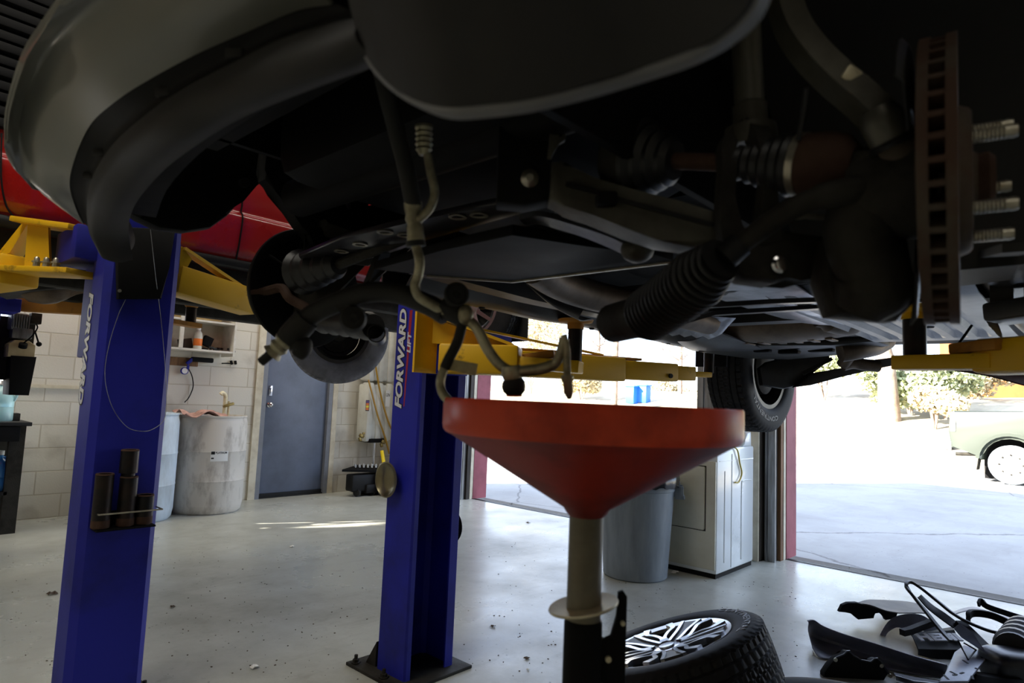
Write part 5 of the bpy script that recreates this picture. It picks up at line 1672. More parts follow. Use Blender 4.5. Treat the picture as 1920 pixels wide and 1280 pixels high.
# bumper: rows from the trim's lower lip up to the painted skin
L_ = PYs([(222, 492, 1.75), (212, 440, 1.66), (216, 392, 1.36), (262, 328, 1.12), (330, 270, .88), (400, 226, .77), (480, 190, .66), (560, 158, .57), (640, 128, .50), (700, 104, .46)])
T_ = PYs([(178, 470, 1.76), (156, 425, 1.68), (157, 345, 1.40), (192, 272, 1.17), (262, 205, .94), (342, 150, .82), (428, 105, .72), (520, 58, .62), (618, 28, .53), (668, 18, .48)])
G_ = PYs([(158, 418, 1.72), (142, 385, 1.62), (133, 332, 1.43), (165, 243, 1.2), (222, 186, .99), (300, 135, .87), (385, 90, .77), (470, 52, .68), (560, 14, .60), (625, 4, .55)])
S1 = PYs([(122, 392, 1.70), (95, 360, 1.58), (72, 285, 1.42), (112, 190, 1.2), (170, 125, .98), (240, 75, .86), (320, 28, .76), (400, -12, .67), (490, -60, .59), (560, -90, .54)])
S2 = PYs([(80, 360, 1.66), (46, 318, 1.54), (38, 220, 1.40), (75, 115, 1.18), (130, 45, .96), (205, -5, .84), (300, -55, .74), (385, -100, .65), (480, -160, .57), (550, -190, .52)])
S3 = PYs([(60, 345, 1.60), (22, 292, 1.50), (12, 225, 1.36), (40, 118, 1.15), (85, 42, .95), (165, -60, .82), (270, -130, .72), (370, -190, .63), (480, -280, .55), (550, -330, .5)])
S4 = [p + V((.05, .0, .1)) for p in S3]
S5 = [p + V((.1, -.0, .45)) for p in S3]
M().sheet(dense([G_, S1, S2, S3, S4, S5], 5), .004).done('bumper_cover', 'bumper_silver', suv, ang=70)
LI = [p + V((.03, -.004, .012)) for p in L_]
T_ = [a.lerp(b, .16) for a, b in zip(T_, L_)]
M().sheet(dense([T_, [a.lerp(b, .55) + V((-.012, 0, -.004)) for a, b in zip(T_, L_)], L_, LI], 5), .004).done('lower_trim', 'fascia_plastic', suv, ang=70)
GI = [p.lerp(q, .5) + V((.014, .004, .004)) for p, q in zip(G_, T_)]
gv = M().sheet(dense([G_, GI, [a.lerp(b, .06) for a, b in zip(T_, L_)]], 5), .003).done('trim_groove', 'black_plastic', suv, ang=60)
for i, f in ((2, .2), (2, .75), (4, .6), (6, .2)):
    p = GI[i].lerp(GI[i + 1], f) + V((-.010, -.004, -.002))
    M().box(p + V((.006, .002, 0)), (.008, .022, .012), Matrix.Rotation(.6, 3, 'Z'), .002).done('clip', 'fascia_plastic', gv)
# wheel-opening flap that curls under at the passenger end
fl = []
for x, y, v in ((172, 400, 1.72), (176, 440, 1.74), (190, 465, 1.75), (214, 491, 1.76)):
    fl.append(PY(x, y, v))
fr = PYs([(212, 395, 1.66), (226, 425, 1.7), (240, 452, 1.74), (230, 478, 1.76)])
fr2 = PYs([(232, 400, 1.72), (246, 428, 1.76), (250, 455, 1.8), (236, 480, 1.82)])
M().sheet(dense([fl, [a.lerp(b, .5) + V((-.012, -.005, 0)) for a, b in zip(fl, fr)], fr, fr2], 5), .003).done('arch_flap', 'fascia_plastic', suv, ang=70)
M().bar(PY(196, 378, 1.5), PY(214, 388, 1.5), .02, .01).bar(PY(198, 388, 1.5), PY(212, 397, 1.5), .02, .01).done('clip', 'dark_steel', suv)

# lower fascia of the driver half
fbot = PYs([(688, 98, .475), (712, 135, .455), (746, 168, .43), (792, 197, .395), (850, 217, .36), (920, 214, .33), (1000, 203, .30), (1100, 180, .27), (1200, 150, .24), (1300, 116, .2), (1370, 78, .175), (1425, 25, .15), (1450, -60, .13)])
ftop = PYs([(688, 96, .47), (712, 132, .45), (745, 165, .425), (792, 191, .39), (850, 201, .355), (920, 196, .325), (1000, 186, .295), (1100, 160, .265), (1200, 129, .235), (1300, 93, .195), (1362, 60, .17), (1410, 10, .147), (1436, -70, .127)])
up1 = [p + V((-.02, 0, .045)) for p in ftop]
up2 = [p + V((-.045, 0, .13)) for p in ftop]
up3 = [p + V((-.05, .0, .42)) for p in ftop]
M().sheet(dense([ftop, up1, up2, up3], 4), .004).done('lower_fascia', 'fascia_plastic', suv, ang=70)
M().sheet(dense([fbot, [a.lerp(b, .5) + V((-.003, 0, -.001)) for a, b in zip(fbot, ftop)], ftop], 4), .003).done('fascia_lip', 'lip_lit_grey', suv, ang=70)
# inside of the front end: crash beam, radiator shroud
M().strip(spl([p + V((.06, 0, .12)) for p in L_[1:]] + [p + V((.09, 0, .2)) for p in fbot[2:10]], 3), .05, .12).done('crash_beam', 'black_metal', suv)
M().bb((.46, .45, 1.72), (.56, 1.42, 2.2)).done('radiator', 'black_metal', suv)
M().sheet([[(.34 + .02 * k, y, 1.655 + .02 * math.sin(k)) for y in (.42, .7, .95, 1.2, 1.5)] for k in range(6)], .01).done('undertray', 'black_metal', suv)
# body mass above everything
bt = M()
bt.bb((.42, .5, 1.95), (1.35, 1.36, 2.3)).bb((1.3, .1, 1.72), (4.75, 1.78, 2.3))
bt.bb((-.02, .1, 2.15), (4.8, 1.78, 2.45))
bt.done('body_shell', 'black_plastic', suv, smooth=False)
# driver's wheel well
for yy, zz in ((.49, 1.56), (1.34, 1.72)):
    M().bb((.4, yy, zz), (1.28, yy + .015, 2.2)).done('inner_fender', 'black_metal', suv, smooth=False)
rows = []
for y in (.02, .1, .2, .32, .44):
    rows.append([V((HX + .42 * math.cos(a), y + (.0 if a > .1 else -.01), HZ + .44 * math.sin(a))) for a in [-.07 + 2.2 * k / 14 for k in range(15)]])
M().sheet(rows, .004).done('wheel_liner', 'fascia_plastic', suv)
ll = PYs([(1775, 492, .19), (1850, 484, .14), (1925, 468, .06)])
M().strip([p + V((0, 0, .004)) for p in ll], .05, .012).done('liner_lip', 'fascia_plastic', suv)
# passenger wheel liner and strut seen as dark shapes against the red pickup
yP = 1.78
pol = [(205, 372), (300, 285), (430, 200), (520, 200), (512, 300), (500, 336), (480, 350), (452, 372), (428, 404), (396, 427), (350, 434), (300, 428), (262, 410), (238, 388)]
M().prism([PY(x, y, yP) for x, y in pol], (0, .05, 0), .01).done('wheel_liner', 'black_plastic', suv)
lz = PY(460, 342, yP - .02)
M().lathe([(0, -.02), (.012, -.02), (.014, .0), (0, .004)], lz, (0, -1, 0), 12).done('clip', 'dark_steel', suv)
pol = [(505, 200), (502, 320), (498, 336), (522, 358), (546, 394), (566, 424), (582, 445), (610, 446), (655, 392), (638, 372), (655, 338), (664, 338), (664, 345), (655, 394), (690, 392), (698, 353), (735, 362), (735, 376), (800, 396), (830, 300), (800, 200)]
M().prism([PY(x, y, 1.62) for x, y in pol], (0, .05, 0), .008).done('spring_tower', 'black_plastic', suv)
M().prism(PYs([(580, 440, 1.6), (655, 391, 1.6), (692, 389, 1.6), (735, 375, 1.6), (800, 395, 1.6), (840, 415, 1.5), (720, 462, 1.55), (600, 480, 1.6)]), (0, .05, 0), .006).done('subframe', 'black_metal', suv)
M().tube([PY(717, 358, 1.6), PY(718, 372, 1.6), PY(728, 377, 1.6)], .004, 6).done('clip', 'black_metal', suv)
# passenger hub: dust shield, drive-shaft boot, knuckle, tie rod
pc = PY(580, 540, 1.70)
M().lathe([(.04, .0), (.08, -.004), (.155, .002), (.174, .01), (.176, .018), (.173, .018), (.15, .008), (.08, .004), (.04, .006)], pc, (0, 1, 0), 56).done('brake_dust_shield', 'black_metal', suv)
M().lathe([(0, -.03), (.04, -.03), (.05, .0), (.16, .02), (.165, .05), (.1, .05), (.07, .09), (0, .09)], pc, (0, 1, 0), 48).done('brake_rotor', 'cast_iron', suv)
b = PY(575, 515, 1.6)
pth = [b + V((0, -.16 + .02 * k, .01)) for k in range(10)]
M().tube(pth, [(.026 + .0035 * k) + (.007 if k % 2 else 0) for k in range(10)], 20).done('axle_boot', 'black_rubber', suv, ang=20)
M().tube([b + V((0, -.5, .05)), b + V((0, -.15, .01))], .014, 10).done('drive_shaft', 'cast_iron', suv)
M().tube(spl(PYs([(470, 548, 1.72), (500, 545, 1.7), (528, 540, 1.66), (542, 558, 1.62), (566, 572, 1.58), (600, 590, 1.5)]), 5), .013, 10).done('tie_rod', 'rust', suv)
M().prism(PYs([(612, 410, 1.58), (690, 440, 1.55), (705, 480, 1.5), (640, 540, 1.55), (590, 610, 1.62), (560, 600, 1.66), (575, 480, 1.66)]), (0, .06, 0), .01).done('steering_knuckle', 'cast_iron', suv)
M().tube(spl(PYs([(505, 478, 1.69), (545, 500, 1.66), (570, 470, 1.64), (572, 440, 1.62)]), 5), .004, 6).done('sensor_wire', 'black_metal', suv)
pth = [PY(700 - 10 * k, 612 - 1.2 * k, 1.28 + .03 * k) for k in range(11)]
M().tube(pth, [.030 + (.006 if k % 2 else 0) for k in range(11)], 18).done('steering_boot', 'black_rubber', suv)
tp = PY(706, 620, 1.26)
M().lathe([(.019, 0), (.0215, 0), (.022, .07), (.019, .07), (.018, .06), (.019, 0)], tp + V((.04, .05, -.01)), (-.6, -.75, .05), 28).done('rubber_sleeve', 'black_rubber', suv)
M().prism(PYs([(640, 470, 1.45), (760, 430, 1.3), (780, 445, 1.28), (690, 500, 1.4), (650, 495, 1.45)]), (.03, .03, .02), .006).done('lower_arm', 'dark_steel', suv)
M().bar(PY(768, 462, 1.28), PY(668, 552, 1.35), .012, .012).bar(PY(720, 470, 1.3), PY(690, 545, 1.35), .03, .02).done('link_rod', 'dark_steel', suv)

# ------- driver-side hub: vented rotor with studs
A0r, Rr_ = V((HX - .002, .108, HZ - .011)), .161
ax = V((.125, -.99, -.01)).normalized()
rot = M()
rot.lathe([(.085, -.010), (Rr_, -.010), (Rr_, 0), (.085, 0)], A0r, ax, 80)
rot.lathe([(.085, -.034), (Rr_, -.034), (Rr_, -.024), (.085, -.024)], A0r, ax, 80)
d_, s_, u_r = frame(ax)
for k in range(44):
    a = 2 * PI * k / 44
    dr_ = s_ * math.cos(a) + u_r * math.sin(a)
    tg_ = -s_ * math.sin(a) + u_r * math.cos(a)
    rot.bar(A0r + dr_ * .09 - d_ * .017, A0r + dr_ * (Rr_ - .002) - d_ * .017, .006, .0145, up=d_)
ro = rot.done('brake_rotor', 'rotor_iron', suv, ang=40)
M().lathe([(0, .026), (.03, .026), (.032, .022), (.076, .021), (.08, .018), (.084, .009), (.086, -.006), (.04, -.01), (0, -.01)], A0r - ax * .009, ax, 48).done('rotor_hat', 'rotor_iron', ro)
M().lathe([(0, .02), (.028, .02), (.03, .036), (.024, .042), (0, .042)], A0r - ax * .009, ax, 28).done('hub_pilot', 'rust', ro)
for k in range(5):
    a = 2 * PI * k / 5 + .5
    p = A0r - ax * .009 + (s_ * math.cos(a) + u_r * math.sin(a)) * .0635
    pr = [(0, .014), (.0072, .014)]
    for q in range(9):
        pr += [(.0072, .02 + q * .0035), (.0064, .0218 + q * .0035)]
    pr += [(.0072, .054), (.006, .059), (0, .059)]
    M().lathe(pr, p, ax, 14).done('wheel_stud', 'bolt_zinc', ro)
arc = []
for k in range(28):
    a = -1.2 + 3.9 * k / 27
    d1 = s_ * math.cos(a) * -1 + u_r * math.sin(a)
    arc.append([A0r - d_ * (.046 + .006 * (r > .16)) + d1 * r for r in (.09, .13, .158, .166)])
M().sheet(arc, .002).done('brake_dust_shield', 'under_grey', suv)
# wheel hub behind the rotor and knuckle
kn = M()
kn.lathe([(0, -.11), (.045, -.11), (.055, -.09), (.06, -.04), (.07, -.03), (0, -.03)], A0r, ax, 32)
kn.tube(spl([A0r - ax * .07 + V((0, 0, .03)), A0r - ax * .1 + V((.0, 0, -.05)), PD(1640, 520, .78), PD(1610, 580, .8)], 5), [.05, .05, .048, .046, .044, .042, .04, .04, .04, .04, .042, .044, .044, .04, .035, .03], 14)
kn.prism([PD(x, y, .80) for x, y in ((1560, 440), (1700, 400), (1730, 560), (1690, 600), (1570, 590), (1545, 520))], V((.737, .676, 0)) * .05, .012)
kno = kn.done('steering_knuckle', 'cast_iron', suv)
# tall curved arm of the knuckle down to the ball joint
armp = spl([PD(1462, -60, .80), PD(1470, 0, .80), PD(1487, 52, .79), PD(1520, 100, .775), PD(1570, 150, .76), PD(1612, 185, .75), PD(1650, 222, .742)], 6)
M().strip(armp, .03, .034, up=(.737, .676, 0)).done('upper_arm', 'alloy_arm', suv, ang=60)
M().box(PD(1601, 148, .745), (.03, .02, .012), CAMR @ Matrix.Rotation(-.6, 3, 'Z'), .003).done('sensor_clip', 'plate_zinc', suv)
bj = PD(1650, 218, .735)
bdn = (PD(1692, 305, .735) - bj).normalized()
M().lathe([(0, -.012), (.017, -.01), (.022, 0), (.0235, .006), (.0235, .03), (.02, .034), (0, .034)], bj, bdn, 28).done('ball_joint', 'strut_grey', suv)
M().lathe([(.018, .028), (.026, .03), (.028, .034), (.026, .038), (.018, .038)], bj, bdn, 28).done('joint_seal', 'black_rubber', suv)
M().lathe([(0, .036), (.021, .037), (.025, .045), (.025, .058), (.022, .064), (.014, .072), (0, .074)], bj, bdn, 28).done('joint_cap', 'rotor_iron', suv)
# strut
sx0, sx1 = PD(1392, -80, .9), PD(1408, 250, .9)
sv = (sx1 - sx0)
M().tube([sx0, sx0 + sv * .84], .0205, 28).done('strut', 'strut_grey', suv)
M().tube([sx0 + sv * .83, sx0 + sv * .84, sx1], [.0205, .0235, .0235], 28).done('strut_sleeve', 'alloy_arm', suv)
fk = []
for sg, xx in ((0, 1362), (1, 1440)):
    pts = spl([PD(1408, 235, .9), PD(1395 + (xx - 1400) * .8, 270, .885 - .04 * sg), PD(xx, 320, .87 - .03 * sg), PD(xx - 3, 380, .87 - .02 * sg), PD(xx + 8 - 10 * sg, 450, .87)], 5)
    M().strip(pts, [.03, .028, .026, .024, .022, .02, .02, .02, .02, .02, .02, .02, .02, .02, .02, .022, .024, .026, .028, .03, .03][:len(pts)], .026, up=(.737, .676, 0)).done('strut_fork', 'cast_iron', suv)
M().lathe([(0, -.015), (.034, -.015), (.036, 0), (.034, .012), (0, .012)], PD(1408, 258, .895), sv.normalized(), 28).done('fork_clamp', 'alloy_arm', suv)
# drive shaft with both boots
axo, axi = PD(1605, 312, .775), PD(1200, 300, .99)
axd = axo - axi


def on(t):
    return axi + axd * t


M().tube([on(.1), on(.95)], .0125, 16).done('drive_shaft', 'rust', suv)
ob = []
orr = []
for k in range(13):
    t = .50 + .27 * k / 12
    ob.append(on(t))
    orr.append((.018 + .021 * (k / 12)) + (.0042 if k % 2 else 0))
M().tube(ob, orr, 32).done('axle_boot', 'black_rubber', suv)
M().tube([on(.775), on(.805)], .0405, 32).done('boot_clamp', 'bolt_zinc', suv)
M().tube([on(.80), on(.9), on(.96), on(1.0)], [.039, .041, .038, .026], 32).done('joint_housing', 'rust', suv)
ib_, ir = [], []
for k in range(9):
    t = .0 + .2 * k / 8
    ib_.append(on(t))
    ir.append((.062 - .034 * (k / 8)) + (.005 if k % 2 else 0))
M().tube(ib_, ir, 32).done('axle_boot', 'black_rubber', suv)
M().tube([on(-.14), on(-.02), on(0)], [.05, .055, .045], 28).done('joint_housing', 'cast_iron', suv)
# rod and corrugated steering boot
M().tube(spl([PD(1372, 470, .80), PD(1410, 442, .79), PD(1470, 400, .77), PD(1530, 372, .76), PD(1590, 358, .75), PD(1640, 345, .745)], 5), [.0125] * 6 + [.0135] * 10 + [.016] * 10, 14).done('tie_rod', 'cast_iron', suv)
M().tube([PD(1360, 482, .80), PD(1388, 456, .795)], .017, 14).done('lock_nut', 'dark_steel', suv)
b0_, b1_ = PD(1215, 590, .965), PD(1352, 484, .80)
bp_, br2 = [], []
NB = 72
for k in range(NB + 1):
    t = k / NB
    bp_.append(b0_.lerp(b1_, t) + V((0, 0, -.004 * math.sin(PI * t))))
    base = .041 if t < .72 else .041 - .05 * (t - .72)
    br2.append(base - (.0085 if (k % 4) in (2, 3) else 0))
M().tube(bp_, br2, 32).done('steering_boot', 'black_rubber', suv, ang=24)
M().tube([PD(1150, 606, 1.06), PD(1214, 590, .965)], .032, 24).done('rack_housing', 'cast_iron', suv)
# lower control arm, its front bracket and bolts
dpt = lambda l, a, b: [PD(x, y, a + (b - a) * (x - l[0][0]) / (1350 - l[0][0])) for x, y in l]
cmb = [(1035, 300), (1062, 300), (1068, 322), (1120, 335), (1200, 358), (1280, 378), (1345, 394), (1350, 452), (1300, 462), (1240, 450), (1180, 430), (1110, 402), (1060, 386), (1030, 372)]
cm = M().prism(dpt(cmb, 1.0, .9), V((.737, .676, 0)) * .06, .008).done('control_arm', 'alloy_arm', suv)
M().strip([PD(1062, 345, .985), PD(1200, 385, .94), PD(1345, 424, .89)], .006, .006).done('weld_seam', 'dark_steel', cm)
M().box(PD(1137, 374, .955), (.03, .02, .03), CAMR, .004).done('clip', 'black_metal', cm)
M().prism([PD(x, y, 1.0) for x, y in ((1034, 198), (1070, 190), (1064, 218), (1060, 262), (1046, 268), (1034, 295), (1026, 295), (1030, 260))], V((.737, .676, 0)) * .012, .002).done('bracket', 'strut_grey', suv)
M().prism([PD(x, y, .998) for x, y in ((1051, 232), (1056, 232), (1054, 254), (1048, 256))], V((.737, .676, 0)) * .002).done('slot', 'black_metal', suv)
M().prism([PD(x, y, 1.03) for x, y in ((935, 215), (1030, 205), (1024, 300), (1040, 372), (985, 384), (930, 378))], V((.737, .676, 0)) * .05, .006).done('mount_plate', 'black_plastic', suv)
M().lathe([(0, 0), (.0145, 0), (.0145, .008), (.011, .012), (.006, .016), (0, .016)], PD(993, 335, 1.03), -V((.737, .676, .2)), 20).done('bolt', 'bolt_zinc', suv)
# lower dark arm of the knuckle with its bolt
M().prism([PD(x, y, .86) for x, y in ((1370, 455), (1440, 425), (1550, 440), (1600, 470), (1590, 520), (1500, 512), (1455, 528), (1400, 520), (1365, 495))], V((.737, .676, 0)) * .06, .01).done('lower_arm', 'cast_iron', suv)
M().lathe([(0, 0), (.012, 0), (.012, .006), (.0085, .008), (.0085, .014), (0, .015)], PD(1460, 496, .855), -V((.737, .676, .1)), 18).done('bolt', 'chrome', suv)
M().tube([PD(1480, 408, .85), PD(1508, 405, .85), PD(1545, 407, .85)], .004, 8).done('clip', 'bolt_zinc', suv)
M().tube(spl([PD(1560, 142, .75), PD(1592, 152, .745), PD(1622, 175, .74), PD(1640, 205, .735)], 5), .003, 6).tube(spl([PD(1512, 165, .76), PD(1508, 200, .77), PD(1497, 262, .79)], 4), .0035, 6).done('sensor_wire', 'black_rubber', suv)
M().tube([PD(1344, 310, .9), PD(1350, 400, .9)], .002, 6).tube([PD(1349, 310, .9), PD(1356, 395, .9)], .002, 6).done('brake_line', 'bolt_zinc', suv)
# engine and gearbox masses over the skid plate
M().bb((.62, .62, 1.64), (1.25, 1.3, 1.96), .06).bb((1.2, .72, 1.6), (2.0, 1.12, 1.86), .08).done('engine_block', 'black_metal', suv)
M().tube([(.75, .5, 1.66), (.75, 1.4, 1.66)], .045, 16).done('subframe', 'black_metal', suv)
sk = [(700, 505), (835, 468), (960, 440), (1100, 462), (1232, 478), (1262, 490), (960, 527), (800, 516)]
kp = M()
kp.prism([PZ(x, y, 1.5) for x, y in sk], (0, 0, .02), .003)
kpo = kp.done('skid_plate', 'black_metal', suv)
M().strip([PZ(800, 517, 1.499), PZ(960, 528, 1.499), PZ(1262, 491, 1.499)], .006, .006).done('lit_edge', 'bolt_zinc', kpo)  # pale bar painting the light along the plate's far edge
# slotted front skid with holes, passenger side of the centre
fs = [(560, 482), (640, 448), (735, 425), (900, 388), (985, 372), (1040, 384), (905, 420), (800, 450), (720, 478), (640, 500), (575, 500)]
fso = M().prism([PZ(x, y, 1.55) for x, y in fs], (0, 0, .012), .003).done('front_skid', 'black_gloss_plastic', suv)
for x, y in ((675, 457), (722, 434), (760, 440), (858, 405), (898, 402), (640, 470)):
    p = PZ(x, y, 1.549)
    M().lathe([(.012, 0), (.017, 0), (.018, -.003), (.012, -.003)], p, (0, 0, 1), 20).done('hole_rim', 'bolt_zinc', fso)
# bent bright brace
bs = [PD(980, 412, 1.2), PD(1010, 408, 1.18), PD(1060, 420, 1.16), PD(1110, 436, 1.13), PD(1160, 456, 1.1), PD(1190, 474, 1.08)]
M().strip(spl(bs, 5), [.02 + .001 * k for k in range(26)], .012, up=(.3, .3, 1)).done('brace', 'heat_shield', suv)
M().ball(PD(1195, 468, 1.07), .028, (1, 1, .8), 3).done('brace_bushing', 'alloy_arm', suv)
M().prism([PD(x, y, 1.22) for x, y in ((1045, 402), (1100, 414), (1140, 432), (1180, 446), (1215, 470), (1170, 462), (1100, 436), (1040, 418))], (.03, .03, .02), .003).done('brace_plate', 'under_panel', suv)
# underbody panel, sills, tunnel
rows = []
for k in range(19):
    x = 1.28 + k * .2
    rows.append([(x, y, 1.66 + .012 * math.sin(k * 1.9) - (.05 if j in (0, 8) else 0) + (.02 if j in (3, 4, 5) else 0)) for j, y in enumerate((.16, .3, .36, .6, .93, 1.26, 1.5, 1.58, 1.7))])
M().sheet(rows, .008).done('floor_pan', 'black_plastic', suv)
for yy, q in ((1.75, 1), (.11, -1)):
    sl = []
    for k in range(23):
        x = 1.28 + k * 2.15 / 22
        z = 1.548 - .004 * math.sin(k)
        sl.append([(x, yy - q * .14, z + .06), (x, yy - q * .1, z + .012), (x, yy - q * .06, z), (x, yy, z + .004), (x, yy + q * .03, z + .03), (x, yy + q * .035, z + .16), (x, yy + q * .02, z + .4)])
    so = M().sheet(sl, .006).done('side_sill', 'under_grey', suv)
    for k in range(5):
        M().lathe([(0, 0), (.014, 0), (.01, -.008), (0, -.009)], (1.7 + k * .36, yy - q * .03, 1.548), (0, 0, 1), 12).done('clip', 'black_plastic', so)
# crossmembers and rails
for x, z in ((1.9, 1.6), (2.6, 1.6)):
    M().strip([(x, .25, z + .02), (x, .6, z - .02), (x, 1.3, z - .02), (x, 1.62, z + .02)], .09, .05).done('crossmember', 'under_grey', suv)
for y in (.36, 1.5):
    M().strip([(1.2, y, 1.6), (1.7, y, 1.585), (2.8, y, 1.59), (3.4, y, 1.63)], .08, .06).done('frame_rail', 'under_grey', suv)
ex = spl([PD(1000, 500, 1.75), PD(1050, 532, 1.9), PD(1120, 556, 2.05), PD(1230, 578, 2.25), PD(1330, 604, 2.5)], 6)
M().tube(ex, .048, 20).done('exhaust_pipe', 'exhaust_steel', suv)
M().sheet(dense([[PD(985, 520, 2.0), PD(1040, 545, 2.1), PD(1100, 570, 2.2)], [PD(990, 535, 1.98), PD(1035, 572, 2.05), PD(1085, 600, 2.15)], [PD(1000, 540, 2.1), PD(1050, 580, 2.2), PD(1110, 600, 2.3)]], 5), .004).done('heat_shield', 'under_grey', suv)
hs_ = []
for k in range(16):
    u = k / 15
    a, b = PD(1170 + 170 * u, 622 + 15 * u, 2.55 + .1 * u), PD(1230 + 150 * u, 596 + 10 * u, 2.35 + .1 * u)
    hs_.append([a + V((0, 0, .012 * (k % 2))), a.lerp(b, .35) + V((0, 0, -.012 + .014 * (k % 2))), a.lerp(b, .7) + V((0, 0, .014 * (k % 2))), b + V((0, 0, .02))])
M().sheet(hs_, .003).done('heat_shield', 'heat_shield', suv, ang=60)
# long thin edge rails running across under the floor
M().strip([PD(1228, 590, 1.3), PD(1300, 574, 1.5), PD(1440, 566, 1.62), PD(1560, 562, 1.62), PD(1660, 556, 1.6)], .03, .012).strip([PD(1245, 612, 1.7), PD(1330, 588, 1.8), PD(1500, 578, 1.9), PD(1655, 568, 1.9)], .05, .012).done('fuel_line_guard', 'black_gloss_plastic', suv)
# muffler, pipes and tail
mu = M()
m0, m1 = V((2.98, 1.37, 1.585)), V((2.98, .70, 1.60))
pf = []
for k in range(15):
    t = k / 14
    pf.append((t, min(1, math.sin(PI * min(max(t, .02), .98)) ** .28)))
rows = []
for t, s2_ in pf:
    c = m0.lerp(m1, t)
    rows.append([c + V((.16 * s2_ * math.cos(a) * (1 if abs(math.cos(a)) < .9 else 1), 0, .075 * s2_ * math.sin(a))) for a in [2 * PI * q / 24 for q in range(25)]])
mu.sheet(rows, .004)
muo = mu.done('muffler', 'exhaust_steel', suv, ang=50)
for k in range(6):
    p = m0.lerp(m1, .22 + .11 * k)
    M().box(p + V((.03, 0, -.074)), (.1, .03, .008), None, .003).done('pressed_rib', 'exhaust_steel', muo)
M().tube(spl([PD(1535, 590, 2.6), PD(1560, 596, 2.6), PD(1590, 602, 2.65), PD(1615, 590, 2.7)], 5), [.05] * 4 + [.06] * 8 + [.05] * 4, 20).done('resonator', 'exhaust_steel', suv)
M().tube(spl([PD(1575, 660, 3.1), PD(1605, 655, 3.1), PD(1640, 648, 3.2), PD(1660, 638, 3.3)], 5), .05, 18).done('exhaust_pipe', 'exhaust_steel', suv)
tpz = spl([PD(1580, 684, 3.6), PD(1600, 680, 3.6), PD(1622, 684, 3.6), PD(1647, 686, 3.6)], 5)
M().tube(tpz, .034, 20).done('tailpipe', 'exhaust_steel', suv)
M().tube([PD(1580, 684, 3.6), PD(1594, 664, 3.55), PD(1600, 650, 3.5)], .034, 16).done('tailpipe_bend', 'exhaust_steel', suv)
# rear subframe tray and side panel behind the sill
M().sheet(dense([[PD(1270, 640, 3.1), PD(1300, 638, 3.0), PD(1340, 622, 2.9), PD(1360, 628, 2.9)], [PD(1285, 652, 3.3), PD(1320, 655, 3.2), PD(1370, 652, 3.1), PD(1420, 650, 3.1)], [PD(1300, 658, 3.5), PD(1340, 660, 3.45), PD(1400, 660, 3.4), PD(1450, 660, 3.4)]], 4), .006).done('side_shield', 'under_panel', suv)
rs = M()
rs.prism([PD(x, y, d) for x, y, d in ((1310, 660, 3.35), (1420, 648, 3.1), (1560, 648, 3.0), (1640, 640, 3.0), (1668, 648, 3.1), (1600, 664, 3.3), (1480, 674, 3.6), (1400, 672, 3.6))], (0, 0, .03), .006)
rso = rs.done('rear_subframe', 'under_grey', suv)
for x, y, w_ in ((1480, 660, .1), (1540, 656, .12), (1600, 654, .08), (1430, 657, .08)):
    p = PD(x, y, 3.25)
    M().box((p.x, p.y, 1.2 + (p.z - 1.2)), (.05, w_, .02), None, .006).done('slot', 'black_metal', rso)
# rear suspension arms on the passenger side
M().prism([PD(x, y, 3.75) for x, y in ((1425, 690), (1440, 678), (1500, 664), (1555, 660), (1558, 676), (1530, 690), (1500, 722), (1470, 729), (1430, 722))], V((.737, .676, 0)) * .06, .012).done('control_arm', 'under_grey', suv)
M().prism([PD(x, y, 3.7) for x, y in ((1520, 700), (1590, 688), (1640, 674), (1690, 668), (1690, 682), (1640, 692), (1580, 706), (1520, 722), (1490, 726))], V((.737, .676, 0)) * .05, .01).done('control_arm', 'under_grey', suv)
M().bar(PD(1505, 700, 3.65), PD(1560, 672, 3.6), .02, .02).done('link_rod', 'dark_steel', suv)
# rear wheel on the passenger side
wheel_part(suv, V((4.0, 1.60, 1.452)), (.06, 1, 0), .385, .235, .255, 'tire_rubber', False, ('CONTINENTAL', -.25, 1.25, -1))
M().lathe([(0, -.03), (.12, -.03), (.15, -.01), (.155, .04), (0, .04)], (4.0, 1.53, 1.452), (0, 1, 0), 36).done('brake_rotor', 'cast_iron', suv)
M().bb((3.5, 1.55, 1.44), (3.52, 1.74, 1.62), .003).done('mud_guard', 'black_plastic', suv)
# ribbed floor shield on the driver side, with plugs
fl_ = M()
rows = []
ny = 49
for i in range(16):
    x = 1.75 + i * .1
    r_ = []
    for j in range(ny):
        y = .22 + .62 * j / (ny - 1)
        ph = (j % 6)
        inside = 1 < i < 14 and 3 < j < ny - 4
        r_.append((x, y, 1.535 + (.016 if ph in (1, 2, 3) and inside else 0) + .06 * max(0, (j - 40) / 8) + .04 * max(0, (3 - i) / 3)))
    rows.append(r_)
flo = fl_.sheet(rows, .004).done('floor_shield', 'under_panel', suv, ang=25)
for x, y in ((1.95, .44), (2.1, .36), (2.3, .40), (2.5, .55), (2.05, .66), (2.75, .45)):
    M().lathe([(0, 0), (.022, 0), (.018, -.006), (0, -.008)], (x, y, 1.534), (0, 0, 1), 14).done('plug', 'black_plastic', flo)
M().sheet(dense([[(1.3, .08, 1.49), (1.3, .25, 1.5), (1.32, .4, 1.53)], [(1.55, .1, 1.515), (1.55, .25, 1.508), (1.56, .42, 1.53)], [(1.85, .14, 1.53), (1.85, .26, 1.525), (1.85, .4, 1.545)]], 4), .005).done('front_shield', 'fascia_plastic', suv)
M().sheet(dense([[(1.75, .6, 1.55), (1.7, .75, 1.57), (1.75, .9, 1.56)], [(2.2, .62, 1.545), (2.15, .76, 1.54), (2.2, .9, 1.56)], [(2.7, .62, 1.56), (2.7, .76, 1.55), (2.7, .9, 1.57)]], 4), .004).done('heat_shield', 'heat_shield', suv)
